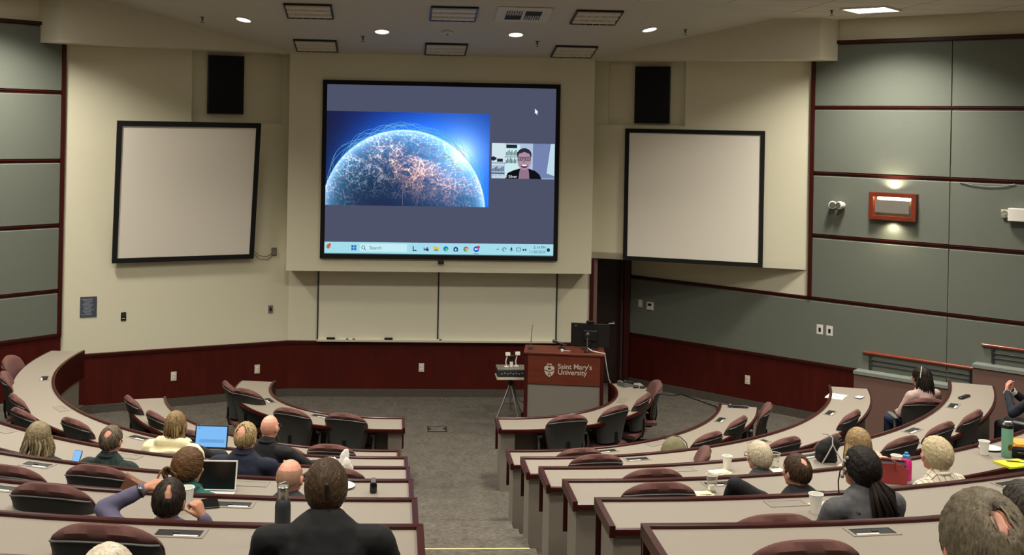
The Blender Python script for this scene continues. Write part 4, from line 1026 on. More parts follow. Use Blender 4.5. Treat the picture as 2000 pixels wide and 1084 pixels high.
# ------------------------------------------------------------------ things on the desks
def sz(i): return HT[i-1]-.0215
def outward(x, y): return rad(radial(x, y)-90)       # heading toward the stage as a rotation about z
def pcup(x, y, i, label, h=.118, r=.042):
    t = thing('paper_cup', (x,y,sz(i)), label, 'cup', 'white paper cups')
    m1 = MB(); m1.lathe([(r*.70,0),(r*.70,.002),(r,h-.004),(r-.002,h-.002),(r*.70-.002,.006),(.001,.006)],seg=24,closed=False); m1.build('cup_wall', M['paper'], t)
    m1 = MB()
    m1.tube([((r+.0012)*math.cos(2*PI*k/24),(r+.0012)*math.sin(2*PI*k/24),h-.002) for k in range(25)],.0026,6); m1.build('rim', M['paper'], t)
pcup(2.19,9.37,4,'white paper cup standing behind the folded napkin, right of the aisle')
pcup(3.235,8.40,5,'white paper cup half hidden by the pink bottle', .10)
pcup(4.14,8.76,5,'white paper cup on the plate beside the teal bottle',.112)
pcup(1.868,6.555,6,'nearest white paper cup, alone on the sixth right desk')
pcup(-1.93,6.66,6,'white paper cup at the purple-shirted man\'s hand', .125, .043)
def ccup(x, y, i, label):
    t = thing('plastic_cup', (x,y,sz(i)), label, 'cup', 'clear plastic cups')
    m1 = MB(); m1.lathe([(.001,0),(.030,0),(.031,.05),(.034,.052),(.043,.125),(.0418,.125),(.033,.054),(.029,.002),(.001,.002)],seg=24,closed=False); m1.build('cup_wall', M['clear'], t)
    m1 = MB(); m1.tube([(.0433*math.cos(2*PI*k/24),.0433*math.sin(2*PI*k/24),.125) for k in range(25)],.002,6); m1.build('rim', M['white'], t)
ccup(1.605,7.84,5,'clear plastic cup standing by the open port')
ccup(2.63,9.42,4,'clear plastic cup behind the white-haired man in glasses')
def napkin(x, y, i, rz, label, s_=.13, n='napkin', m=None):
    t = thing(n, (x,y,sz(i)), label, 'napkin', None, rz)
    m1 = MB(); k = 6; vs = []
    for a in range(k+1):
        for b in range(k+1):
            u, v = a/k-.5, b/k-.5; vs.append((u*s_*1.3, v*s_, .003+.007*noise.noise(Vector((u*4+x*3,v*4,1)))+.004))
    fs = [(a*(k+1)+b,(a+1)*(k+1)+b,(a+1)*(k+1)+b+1,a*(k+1)+b+1) for a in range(k) for b in range(k)]
    n_ = len(vs); vs += [(p[0],p[1],0) for p in vs]; fs += [tuple(q+n_ for q in f[::-1]) for f in fs]
    rim = [a*(k+1) for a in range(k+1)]+[k*(k+1)+b for b in range(1,k+1)]+[a*(k+1)+k for a in range(k-1,-1,-1)]+[b for b in range(k-1,0,-1)]
    for q in range(len(rim)): a, b = rim[q], rim[(q+1)%len(rim)]; fs.append((a,b,n_+b,n_+a))
    m1.add(vs, fs); m1.build('lower_sheet', m or M['napkin'], t)
    m1 = MB(); m1.prism([(-s_*.55,-s_*.4),(s_*.5,-s_*.42),(s_*.42,s_*.38)],(0,0,0),(1,0,0),(0,1,0),(0,0,1),.0125,.0145); m1.build('upper_fold', m or M['napkin'], t)
napkin(2.10,9.275,4,.3,'cream napkin folded in front of a paper cup')
napkin(2.60,9.30,4,.2,'cream napkin under the clear cup by the white-haired man')
napkin(1.53,7.79,5,.1,'white napkin at the desk edge beside a mauve chair', .10)
napkin(1.985,6.66,6,.2,'yellowish napkin right of the nearest paper cup', .15)
napkin(4.74,13.24,3,outward(4.74,13.24)-.2,'white sheet of paper at the far end of the third right desk',.21,'paper_sheet',M['paper'])
def pplate(x, y, i, label):
    t = thing('paper_plate', (x,y,sz(i)), label, 'plate', 'white paper plates')
    m1 = MB(); m1.lathe([(.001,.001),(.06,.001),(.075,.010),(.088,.013),(.088,.0155),(.074,.013),(.06,.004),(.001,.004)],seg=28,closed=False); m1.build('dish', M['paper'], t)
    m1 = MB(); m1.tube([(.0885*math.cos(2*PI*k/28),.0885*math.sin(2*PI*k/28),.0145) for k in range(29)],.002,6); m1.build('rim', M['paper'], t)
pplate(4.27,8.90,5,'white paper plate between paper cup and teal bottle')
pplate(-1.06,7.95,5,'white paper plate beside the dark-haired woman in black')
def bottle(x, y, i, label, prof, m, capprof, mc, loop=None, extra=None):
    t = thing('water_bottle', (x,y,sz(i)), label, 'bottle', 'drinking bottles')
    m1 = MB(); m1.lathe(prof,seg=28); m1.build('body', m, t)
    m1 = MB(); m1.lathe(capprof,seg=24); cp = m1.build('cap', mc, t)
    if loop: m1 = MB(); m1.tube(loop[0], loop[1], 8); m1.build('carry_loop', loop[2], t)
    if extra: extra(t)
    return t
grey = mat('slate_powder_coat', (42,47,49), .5); steel = M['metal']
bottle(-1.232,5.33,7,'dark grey flask with steel carry loop beside the woman in black',[(.034,0),(.038,.006),(.038,.17),(.034,.195),(.026,.205)],grey,[(.026,.206),(.026,.235),(.028,.238),(.028,.262),(.024,.266)],steel,
   ([(-.027,0,.258),(-.028,0,.268),(-.018,-.010,.280),(.012,-.014,.290),(.026,-.006,.280),(.028,0,.258)],.0032,steel))
teal = mat('mint_teal_bottle', (120,176,156), .45)
def tealx(t):
    m1 = MB(); m1.prism([(.018*math.cos(2*PI*k/16),.026*math.sin(2*PI*k/16)) for k in range(16)],(0,-.0445,.085),(1,0,0),(0,0,1),(0,1,0),-.0015,.004); m1.build('round_emblem', mat('copper_emblem',(120,84,50),.4,.5), t)
bottle(4.30,8.70,5,'tall mint teal bottle with black lid and emblem at the right edge',[(.040,0),(.044,.006),(.044,.225),(.042,.235)],teal,[(.0445,.236),(.0445,.262),(.038,.266)],M['black'],
   ([(-.03,0,.266),(-.028,-.01,.285),(.02,-.012,.284),(.032,0,.268)],.008,M['white']),tealx)
pink = mat('magenta_bottle', (206,38,120), .35); bl = mat('sky_blue_cap', (62,140,190), .4)
bottle(3.18,8.12,5,'magenta bottle with blue cap beside the red handbag',[(.036,0),(.040,.005),(.041,.12),(.036,.15),(.024,.165)],pink,[(.027,.165),(.027,.185),(.016,.190),(.014,.205),(.010,.208)],bl)
blk = mat('gloss_black_bottle', (16,16,18), .2)
bottle(-.836,7.83,5,'small black pocket flask standing alone near the aisle',[(.022,0),(.026,.006),(.026,.055),(.018,.075)],blk,[(.0175,.075),(.0165,.10),(.012,.112)],mat('grey_cap',(150,152,156),.3))
def phone(x, y, i, rz, label, m=None, z=None, tilt=0., sz_=(.078,.155)):
    t = thing('mobile_phone', (x,y,sz(i) if z is None else z), label, 'phone', None, rz)
    R_ = Matrix.Rotation(tilt,3,'X'); m1 = MB(); m1.rbox(R_ @ Vector((0,0,.0052)),(sz_[0],sz_[1],.010),.012,R_); m1.build('body', M['black'], t)
    m1 = MB(); m1.rbox(R_ @ Vector((0,0,.0108)),(sz_[0]-.008,sz_[1]-.010,.0012),.009,R_); m1.build('display', m or mat('dark_phone_glass',(14,15,18),.12), t)
blue_em = emis('lit_display_blue', (140,196,250), 1.0)
phone(5.01,13.19,3,outward(5,13.2)+1.2,'phone with bright white back at the far end of the third right desk', mat('white_phone_back',(232,232,230),.3), sz_=(.085,.13))
phone(-1.80,6.72,6,.25,'black phone lying beside the open port on the sixth left desk', sz_=(.10,.16))
t = thing('desk_phone', (2.545,15.17,sz(1)), 'grey desk phone with black handset at the far tip of the front right desk', 'phone', None, outward(2.55,15.17)+.3)
m1 = MB(); m1.prism([(-.09,0),(.09,0),(.09,.06),(.06,.065),(-.09,.022)],(-.09,0,0),(0,1,0),(0,0,1),(1,0,0),0,.18); m1.build('base', M['chairgrey'], t)
m1 = MB(); m1.cap((-.06,-.06,.045),(-.06,.07,.078),.022,.022); m1.build('handset', M['black'], t)
m1 = MB()
for k in range(9): m1.box((.0+.03*(k%3),-.05+.03*(k//3),.034+.0085*(k//3)),(.02,.018,.010))
m1.build('keypad', M['black'], t)
for x, y, lb in ((2.655,15.05,'left computer mouse at the far tip of the front right desk'),(2.745,15.03,'right computer mouse at the far tip of the front right desk')):
    t = thing('computer_mouse', (x,y,sz(1)), lb, 'mouse', 'mice on the front right desk', outward(x,y)+.5)
    m1 = MB(); m1.ell((0,0,.017),(.031,.052,.0165)); m1.build('shell', M['black'], t)
    m1 = MB(); m1.lathe([(.006,-.003),(.008,0),(.006,.003)],(0,.028,.031),10,Matrix.Rotation(PI/2,3,'Y')); m1.build('wheel', M['darkmetal'], t)
t = thing('wireless_microphone', (3.70,14.0,sz(2)), 'black handheld microphone lying at the far end of the second right desk', 'microphone', None, rad(-14))
RY = Matrix.Rotation(PI/2,3,'Y'); m1 = MB(); m1.lathe([(.014,-.02),(.019,-.01),(.016,.17),(.012,.19)],(0,0,.022),14,RY); m1.build('body', M['black'], t)
m1 = MB(); m1.ell((-.045,0,.026),(.032,.0255,.0255)); m1.build('head', M['darkmetal'], t)
t = thing('remote_control', (5.66,11.93,sz(4)), 'long black remote at the far end of the fourth right desk', 'remote', None, outward(5.6,11.9)+1.25)
m1 = MB(); m1.rbox((0,0,.011),(.055,.23,.021),.02); m1.build('case', M['black'], t)
m1 = MB(); 
for k in range(6): m1.box((-.012+.024*(k%2),-.06+.04*(k//2),.0222),(.014,.014,.002))
m1.build('button', M['darkmetal'], t)
# laptop and tablet
t = thing('laptop', (-2.50,10.84,sz(3)), 'open silver laptop with bright blue screen beside the woman in the cream shawl', 'laptop', None, rad(-6))
m1 = MB(); m1.rbox((0,0,.0095),(.33,.23,.018),.012); b_ = m1.build('keyboard_base', M['metal'], t)
m1 = MB(); m1.box((0,.03,.0192),(.28,.11,.0015)); m1.build('keys', M['black'], b_)
RL = Matrix.Rotation(rad(-14),3,'X')
def lq(v): return RL @ Vector(v) + Vector((0,.118,.016))
m1 = MB(); m1.rbox(lq((0,0,.115)),(.33,.010,.225),.004,RL); l_ = m1.build('lid', M['black'], t)
m1 = MB(); m1.box(lq((0,-.0058,.118)),(.305,.0015,.195),RL); m1.build('display', emis('laptop_page_blue',(128,188,246),1.), l_)
m1 = MB()
for k in range(4): m1.box(lq((.01,-.0069,.065+.008*k)),(.26-.02*(k%2),.0006,.003),RL)
m1.box(lq((-.125,-.0069,.195)),(.022,.0006,.006),RL)
m1.build('page_text', emis('page_text_blue',(70,120,190),.8), l_)
t = thing('tablet_computer', (-1.945,7.85,sz(5)), 'dark-screened tablet with white edge propped on the fifth left desk', 'tablet', None, rad(-3))
RL = Matrix.Rotation(rad(-16),3,'X')
def lq(v): return RL @ Vector(v) + Vector((0,0,.006))
m1 = MB(); m1.rbox(lq((0,0,.105)),(.285,.012,.205),.004,RL); b_ = m1.build('body', M['white'], t)
m1 = MB(); m1.box(lq((0,-.0068,.105)),(.265,.0012,.185),RL); m1.build('display', mat('tablet_dark_glass',(20,22,22),.15), b_)
m1 = MB(); m1.prism([(0,0),(.10,0),(.035,.14)],(-.12,.01,.001),(0,1,0),(0,0,1),(1,0,0),0,.24); m1.build('folding_stand', mat('teal_grey_cover',(96,122,124),.6), t)
m1 = MB(); m1.box((0,-.06,.003),(.28,.11,.005)); m1.build('front_flap', mat('pale_cover',(198,204,200),.6), t)
# bags
def blob_mesh(fn_list, vox, smooth=6, name='m'):
    mb = MB()
    for f_ in fn_list: f_(mb)
    me = mb.mesh(name, 180, True); ob = bpy.data.objects.new('tmp', me); COL.objects.link(ob)
    r_ = ob.modifiers.new('r','REMESH'); r_.mode = 'VOXEL'; r_.voxel_size = vox
    if smooth: s_ = ob.modifiers.new('s','SMOOTH'); s_.factor = .5; s_.iterations = smooth
    dg = bpy.context.evaluated_depsgraph_get(); out = bpy.data.meshes.new_from_object(ob.evaluated_get(dg))
    bpy.data.objects.remove(ob); bpy.data.meshes.remove(me); out.materials.clear()
    out.polygons.foreach_set('use_smooth', [True]*len(out.polygons)); return out
def rumple(me, amp, sc, seed=0):
    ns = [v.normal.copy() for v in me.vertices]; out = []
    for v, n in zip(me.vertices, ns):
        p = v.co*sc+Vector((seed,0,0)); q = v.co+n*(amp*(noise.noise(p)+.5*noise.noise(p*2.3))); out += q[:]
    me.vertices.foreach_set('co', out)
    me.update(); return me
zt = sz(4)
t = thing('black_bag', (3.16,9.60,zt), 'soft black bag tied with pale grey cord on the fourth right desk', 'bag')
link('body', rumple(blob_mesh([lambda m: m.ell((0,0,.10),(.105,.08,.095)), lambda m: m.ell((.05,.0,.16),(.07,.06,.06)), lambda m: m.box((0,0,.035),(.17,.12,.06))],.012,5), .014, 9), M['blackcloth'], t)
m1 = MB(); m1.tube([(-.07,-.088,.012),(-.03,-.098,.09),(.02,-.085,.17),(.03,-.055,.225),(.0,-.03,.25),(-.04,.0,.245)],.006,6); m1.tube([(.022,-.088,.17),(.05,-.095,.11),(.075,-.10,.07),(.10,-.085,.03)],.006,6); m1.build('cord', mat('pale_grey_cord',(168,168,162),.8), t)
t = thing('red_handbag', (2.995,8.09,sz(5)), 'open red leather handbag beside the ponytail, on the fifth right desk', 'bag', None, rad(-18))
rl = mat('coral_red_leather', (150,56,54), .5, bump=.1, bscale=60)
m1 = MB(); O2 = [(-.15,0),(.15,0),(.17,.11),(.11,.15),(-.11,.15),(-.17,.11)]
for y in (-.065,.06): m1.prism(O2,(0,y,.001),(1,0,0),(0,0,1),(0,1,0),0,.006)
m1.box((0,0,.004),(.30,.12,.006)); m1.box((-.152,0,.06),(.008,.12,.11)); m1.box((.152,0,.06),(.008,.12,.11))
m1.prism([(-.16,.0),(.16,.0),(.13,.13),(-.13,.13)],(0,.045,.148),(1,0,0),(0,.80,-.25),(0,0,1),0,.006); m1.build('body', rl, t)
m1 = MB(); m1.box((0,0,.075),(.29,.115,.13)); m1.build('lining', M['blackcloth'], t)
m1 = MB()
for y in (-.07,): m1.tube([(-.08,y,.10),(-.07,y-.012,.17),(-.03,y-.02,.195),(.03,y-.02,.195),(.07,y-.012,.17),(.08,y,.10)],.008,8)
m1.build('handle', rl, t)
t = thing('leather_bag', (-2.50,7.86,FL[4]+.40), 'brown leather bag leaning at the seat beside the fifth left desk', 'bag', None, rad(10))
br = mat('tan_brown_leather', (126,84,58), .55, bump=.15, bscale=40)
m1 = MB(); m1.prism([(-.12,-.399),(.10,-.399),(.13,.35),(.02,.40),(-.07,.46),(-.13,.32)],(0,-.03,0),(1,0,0),(0,0,1),(0,1,0),0,.10); m1.build('body', br, t, 30)
m1 = MB(); m1.prism([(-.125,.30),(.125,.30),(.128,.35),(.02,.405),(-.07,.465),(-.135,.32)],(0,-.042,0),(1,0,0),(0,0,1),(0,1,0),0,.012); m1.build('flap', br, t, 30)
m1 = MB(); m1.ell((.03,-.046,.36),(.008,.006,.008)); m1.build('snap', M['metal'], t)
m1 = MB(); m1.tube([(.12,.0,.37),(.16,.02,.46),(.165,.02,.47)],.012,8,flat=.5); m1.tube([(.05,-.05,.32),(.13,-.07,.29),(.20,-.06,.33)],.008,8); m1.build('strap', br, t)
t = thing('folder_bag', (4.47,8.72,sz(5)), 'black laptop bag with yellow folders on it, cut by the right edge', 'bag', None, rad(-20))
m1 = MB(); m1.rbox((0,0,.045),(.30,.22,.088),.03); m1.build('case', M['blackcloth'], t)
m1 = MB(); m1.tube([(-.09,-.112,.05),(-.08,-.135,.05),(.02,-.135,.05),(.03,-.112,.05)],.009,8); m1.build('handle', M['black'], t)
t = thing('yellow_folder', (4.475,8.73,sz(5)+.0905), 'stack of amber folders on the black laptop bag', 'folder', None, rad(-14))
am = mat('amber_folder', (226,160,60), .6)
m1 = MB(); m1.box((0,0,.006),(.27,.20,.010)); m1.build('folder', am, t)
m1 = MB(); m1.box((.02,.01,.016),(.26,.19,.008),Matrix.Rotation(.08,3,'Z')); m1.build('folder', am, t)
t = thing('legal_pad', (4.235,8.485,sz(5)), 'bright yellow notepad at the right edge of the photo', 'notepad', None, outward(4.23,8.5)+1.35)
m1 = MB(); m1.box((0,0,.0075),(.17,.25,.014)); m1.build('page_block', mat('bright_yellow_paper',(232,224,40),.7), t)
m1 = MB(); m1.box((0,.118,.016),(.172,.018,.002)); m1.build('binding', mat('yellow_binding',(214,196,40),.6), t)
t = thing('pen', (4.255,8.50,sz(5)+.0165), 'dark pen lying across the yellow notepad', 'pen', None, rad(-16))
m1 = MB(); m1.lathe([(.002,-.07),(.005,-.058),(.005,.06)],(0,0,.005),10,Matrix.Rotation(PI/2,3,'Y')); m1.build('barrel', M['black'], t)
m1 = MB(); m1.lathe([(.0055,.03),(.0055,.072)],(0,0,.005),10,Matrix.Rotation(PI/2,3,'Y')); m1.build('pen_cap', M['metal'], t)
ol = mat('olive_canvas', (108,103,74), .9, bump=.3, bscale=80)
t = thing('olive_backpack', (2.40,11.98,FL[1]+.47), 'olive backpack top with dark strap at the second right desk', 'backpack', None, rad(20))
link('body', rumple(blob_mesh([lambda m: m.ell((0,0,.30),(.15,.13,.17)), lambda m: m.ell((0,0,-.05),(.16,.14,.40))],.015,4), .010, 8), ol, t)
m1 = MB(); m1.tube([(-.06,.09,.42),(-.01,.03,.478),(.07,-.02,.462),(.125,-.06,.40),(.145,-.07,.28)],.012,8,flat=.5); m1.build('strap', M['shell'], t)
t = thing('folded_cloth', (-1.16,9.30,sz(4)), 'crumpled white cloth standing beyond the dark-haired woman in black', 'cloth')
link('crumpled_body', rumple(blob_mesh([lambda m: m.ell((.05,.02,.11),(.038,.022,.085),Matrix.Rotation(.35,3,'Y')), lambda m: m.ell((.085,-.02,.06),(.036,.022,.065),Matrix.Rotation(-.15,3,'Y')), lambda m: m.ell((.07,0,.03),(.07,.04,.03)), lambda m: m.cap((-.17,0,.03),(.06,0,.028),.028,.026), lambda m: m.cap((-.10,0,.03),(-.03,.0,.10),.026,.022)],.010,4), .006, 20), M['paper'], t)
# ------------------------------------------------------------------ people
def hairmat(name, c1, c2):
    m, nt, b = newmat(name); tc = nt.nodes.new('ShaderNodeTexCoord'); n = nt.nodes.new('ShaderNodeTexNoise'); n.inputs['Scale'].default_value = 190; n.inputs['Detail'].default_value = 4
    mp = nt.nodes.new('ShaderNodeMapping'); mp.inputs['Scale'].default_value = (1,1,.28); nt.links.new(tc.outputs['Object'], mp.inputs[0]); nt.links.new(mp.outputs[0], n.inputs['Vector'])
    r = nt.nodes.new('ShaderNodeValToRGB'); r.color_ramp.elements[0].position = .32; r.color_ramp.elements[1].position = .68
    r.color_ramp.elements[0].color = (*s2l(c1),1); r.color_ramp.elements[1].color = (*s2l(c2),1)
    ta = nt.nodes.new('ShaderNodeAttribute'); ta.attribute_name = 'tone'; ad = nt.nodes.new('ShaderNodeMath'); ad.operation = 'MULTIPLY_ADD'; ad.inputs[1].default_value = .5
    hf_ = nt.nodes.new('ShaderNodeMath'); hf_.operation = 'MULTIPLY'; hf_.inputs[1].default_value = .55
    nt.links.new(n.outputs['Fac'], hf_.inputs[0]); nt.links.new(ta.outputs['Fac'], ad.inputs[0]); nt.links.new(hf_.outputs[0], ad.inputs[2])
    nt.links.new(ad.outputs[0], r.inputs['Fac']); nt.links.new(r.outputs['Color'], b.inputs['Base Color'])
    b.inputs['Roughness'].default_value = .55; b.inputs['Specular IOR Level'].default_value = .2
    return m
def skinmat(name, c): return mat(name, c, .55, noise_amt=.05, scale=25, bump=.05, bscale=120)
SK = skinmat('skin_fair', (214,160,130)); SKT = skinmat('skin_tan', (186,130,100)); SKP = skinmat('skin_pink', (222,158,132))
def clothmat(name, c, a=.08, b=.35, s_=14): return mat(name, c, .9, noise_amt=a, scale=40, bump=b, bscale=s_)
def checkmat(name, c1, c2, scl):
    m, nt, b = newmat(name); tc = nt.nodes.new('ShaderNodeTexCoord'); mp = nt.nodes.new('ShaderNodeMapping'); mp.inputs['Rotation'].default_value = (.2,.3,.35)
    nt.links.new(tc.outputs['Object'], mp.inputs[0]); br = nt.nodes.new('ShaderNodeTexBrick'); br.offset = 0; br.inputs['Scale'].default_value = scl
    br.inputs['Color1'].default_value = br.inputs['Color2'].default_value = (*s2l(c1),1); br.inputs['Mortar'].default_value = (*s2l(c2),1)
    br.inputs['Mortar Size'].default_value = .06; br.inputs['Brick Width'].default_value = 1.; br.inputs['Row Height'].default_value = 1.
    nt.links.new(mp.outputs[0], br.inputs['Vector']); nt.links.new(br.outputs['Color'], b.inputs['Base Color']); b.inputs['Roughness'].default_value = .9
    return m
def hand_parts(L, wrist, d, up, curl, side):
    # palm, four fingers of unequal length and a thumb; d = pointing direction, up = back of hand, side = +1 thumb toward d x up
    w_ = Vector(wrist); d = Vector(d).normalized(); up = Vector(up); up = (up-d*up.dot(d)).normalized(); s_ = d.cross(up)*side
    def at(a, b, c): return w_+d*a+s_*b+up*c
    L.append(lambda m: m.cap(at(.01,.006,0),at(.075,.022,0),.021,.015)); L.append(lambda m: m.cap(at(.01,-.006,0),at(.072,-.024,0),.021,.014)); L.append(lambda m: m.cap(at(.015,0,0),at(.078,0,0),.022,.016))
    for k, (b, ln, c0) in enumerate(((.030,.066,0),(.010,.076,.003),(-.010,.070,.002),(-.029,.054,-.002))):
        p = at(.078,b,c0); dd = d.copy(); pts = [p]; ang = 0
        for j, fr in enumerate((.45,.32,.23)):
            ang += curl*(.55+.25*j)+.05*k
            v = d*math.cos(ang)-up*math.sin(ang)+s_*(b*1.2); p = p+v*ln*fr; pts.append(p)
        for j in range(3): L.append(lambda m, a=pts[j], b_=pts[j+1], r0=(.0094,.0088,.008)[j], r1=(.0088,.008,.0072)[j]: m.cap(a,b_,r0,r1,8))
    a0 = at(.025,.026,-.004); a1 = at(.055,.050,-.012); a2 = at(.080,.056,-.018-.015*curl)
    L.append(lambda m: m.cap(a0,a1,.013,.0105,8)); L.append(lambda m: m.cap(a1,a2,.0105,.0085,8))
def hair_object(t, C, Rh, st, mh, sc_=1.):
    # shell over the skull plus locks combed from the crown; C head centre, Rh head rotation
    rx, ry, rz = .079*sc_, .100*sc_, .105*sc_
    lo_back, lo_ear, lo_front, th_ = st.get('back',-38), st.get('ear',-14), st.get('front',46), st.get('t',.012)
    crown = Vector(st.get('crown',(0,-.35,.94))).normalized(); bald = [(Vector(b[:3]).normalized(), rad(b[3])) for b in st.get('bald',[])]
    rn = random.Random(st.get('seed',1))
    def minel(az):
        pts = ((0,lo_back),(65,lo_back+.35*(lo_ear-lo_back)),(95,lo_ear),(st.get('temple',118),14),(150,lo_front-6),(180,lo_front))
        for (a,b),(c,d) in zip(pts, pts[1:]):
            if az <= c: return b+(d-b)*(az-a)/(c-a)
        return lo_front
    def inside(d):
        az = math.degrees(math.atan2(abs(d.x), -d.y)); el = math.degrees(math.asin(max(-1,min(1,d.z))))
        m_ = (el-minel(az))/10.
        for b, a in bald: m_ = min(m_, (d.angle(b)-a*(1+st.get('jag',.5)*noise.noise(d*7)))/rad(15))
        return m_
    def pos(d, off): return Rh @ Vector((d.x*(rx+off), d.y*(ry+off)-.004, d.z*(rz+off))) + C
    bm = bmesh.new(); bmesh.ops.create_icosphere(bm, subdivisions=5, radius=1); kill = []
    for v in bm.verts:
        d = v.co.normalized(); k = inside(d)
        if k < 0: kill.append(v)
        n_ = noise.noise(d*9+Vector((st.get('seed',1),0,0)))
        v.co = pos(d, th_*min(1,max(0,k))**.6*(1+.25*n_)-.002)
    bmesh.ops.delete(bm, geom=kill, context='VERTS')
    hv = [tuple(v.co) for v in bm.verts]; bm.verts.index_update(); hf = [tuple(v.index for v in f.verts) for f in bm.faces]; bm.free()
    mb = MB(); mb.add(hv, hf); mb.tones = [.4+.15*noise.noise(Vector(v)*40) for v in hv]
    nl = st.get('locks',150); hang = st.get('hang',0); ln = st.get('len',.07); lr = st.get('lr',.0062); cnt = 0
    dist = (lambda a: 0)
    while cnt < nl:
        d = Vector((rn.gauss(0,1),rn.gauss(0,1),rn.gauss(0,1))).normalized()
        if inside(d) < .15: continue
        d0 = d.copy(); cnt += 1; L = ln*rn.uniform(.7,1.2); n_ = 9; pts = []; p = None; ph = rn.uniform(0,6.3)
        fl_ = Vector(st.get('flow',(0,0,0)))
        for k in range(n_):
            if p is None:
                pts.append(pos(d, th_*.6))
                tdir = (d-crown); tdir = tdir - d*tdir.dot(d)
                tdir = tdir.normalized() if tdir.length > 1e-3 else Vector((rn.gauss(0,1),rn.gauss(0,1),0)).normalized()
                tdir = (tdir+fl_+Vector((rn.gauss(0,.22),rn.gauss(0,.22),rn.gauss(0,.22)))); tdir = (tdir-d*tdir.dot(d)).normalized()
                d2 = (d+tdir*(L/n_)/.09).normalized()
                if hang and (d2.z < -.05 and d2.y < .45): p = pos(d2, th_); pts.append(p.copy()); dh = d2.copy(); 
                elif any(d2.angle(b_) < a_*.8 for b_, a_ in bald) and rn.random() > st.get('sparse',.2): break
                elif not hang and inside(d2) < -.3: break
                d = d2
            else:
                out = Rh @ Vector((dh.x*.25*(1-k/n_),dh.y*.22*(1-k/n_),0)); wav = Vector((math.sin(ph+k*1.3),math.cos(ph+k*1.1),0))*st.get('wave',.1)
                p = p + (Vector((0,0,-1))+out+wav)*(hang/n_)*rn.uniform(.75,1.1); pts.append(p.copy())
        if len(pts) < 3: continue
        m_ = len(pts); sc0 = min(1,.4+max(0,inside(d0))); mb.tube(pts, [sc0*lr*(.35+.65*math.sin(PI*(.15+.8*j/(m_-1)))) for j in range(m_)], 5, flat=.6); mb.tones += [rn.uniform(0,1)]*(len(mb.v)-len(mb.tones))
    return mb
def person(p, face, fl, h, label, head=(0,0,0), skin=None, hair=None, hm=None, top=None, topname='jacket', legs=None, larm=None, rarm=None, lean=0., shawl=None, collar=None, shoulder=.185, sc_=1., extra=None, hoff=(0,0), show_hands=True, bulk=1.):
    # p = head-top position on the floor plan; face = heading (90 = toward the stage wall)
    f = Vector((math.cos(rad(face)),math.sin(rad(face)),0)); rz = rad(face-90)
    org = (p[0]+f.x*(.03-lean), p[1]+f.y*(.03-lean), fl+.001)
    t = thing('person', org, label, 'person', None, rz)
    S_ = h-.255; hy = -.03+lean                     # neck base height, head forward offset
    C = Vector((hoff[0], hy+hoff[1], h-.115*sc_-.004)); Rh = (Matrix.Rotation(rad(head[0]),3,'Z') @ Matrix.Rotation(rad(-head[1]),3,'X') @ Matrix.Rotation(rad(head[2]),3,'Y'))
    def H(x, y, z): return Rh @ Vector((x*sc_,y*sc_,z*sc_)) + C
    skin = skin or SK
    sh = S_-.055; chy = hy*.6-.045
    larm = larm or [(-.25,.02,max(.66,S_-.30)),(-.10,.24,.655)]; rarm = rarm or [(.25,.02,max(.66,S_-.30)),(.10,.24,.655)]
    B = []
    B.append(lambda m: m.ell(H(0,-.006,0),(.077*sc_,.098*sc_,.101*sc_),Rh)); B.append(lambda m: m.ell(H(0,.028,-.048),(.060*sc_,.068*sc_,.078*sc_),Rh)); B.append(lambda m: m.ell(H(0,.062,-.098),(.030*sc_,.030*sc_,.024*sc_),Rh))
    B.append(lambda m: m.cap(H(0,.088,.005),H(0,.108,-.036),.009,.015)); B.append(lambda m: m.cap(H(-.032,.080,.014),H(.032,.080,.014),.015,.015))
    B.append(lambda m: m.cap(H(-.02,.090,-.068),H(.02,.090,-.068),.009,.009)); B.append(lambda m: m.cap(H(-.042,.07,-.03),H(-.03,.075,-.045),.02,.018)); B.append(lambda m: m.cap(H(.042,.07,-.03),H(.03,.075,-.045),.02,.018))
    for s_ in (-1,1): B.append(lambda m, s_=s_: m.ell(H(s_*.080,-.004,-.022),(.011,.021,.034),Rh @ Matrix.Rotation(s_*.35,3,'Z')))
    B.append(lambda m: m.cap((0,chy+.01,S_-.06),H(0,-.022,-.05),.060,.054))
    B.append(lambda m: m.cap((0,chy-.02,S_-.13),(0,-.035,.60),.088,.095)); B.append(lambda m: m.cap((-shoulder+.03,chy,sh-.02),(shoulder-.03,chy,sh-.02),.05,.05))
    for s_, arm in ((-1,larm),(1,rarm)):
        a = (s_*shoulder,chy,sh-.02); B.append(lambda m, a=a, b=arm[0]: m.cap(a,b,.045,.036)); B.append(lambda m, a=arm[0], b=arm[1]: m.cap(a,b,.036,.026))
        e, w_ = Vector(arm[0]), Vector(arm[1]); hd = arm[2] if len(arm) > 2 else (w_-e); upv = arm[3] if len(arm) > 3 else (0,0,1); cu = arm[4] if len(arm) > 4 else .5
        hand_parts(B, w_, hd, upv, cu, -s_)
        B.append(lambda m, s_=s_: m.cap((s_*.09,-.02,.545),(s_*.11,.38,.535),.07,.05)); B.append(lambda m, s_=s_: m.cap((s_*.11,.38,.535),(s_*.115,.40,.12),.045,.033))
    bm_ = blob_mesh(B, .0062, 4, 'body'); b_ = link('body', bm_, skin, t)
    # eyes
    for s_ in (-1,1):
        m1 = MB(); m1.ell(H(s_*.031,.0815,-.008),(.0125,.0115,.010),Rh,10,7); m1.build('eye', M['white'], t)
    # clothes
    T = []
    T.append(lambda m: m.ell((0,chy,(sh+.58)/2),(.172*bulk,.125*bulk,(sh-.50)/2+.085))); T.append(lambda m: m.ell((0,-.025,.575),(.178*bulk,.135,.105)))
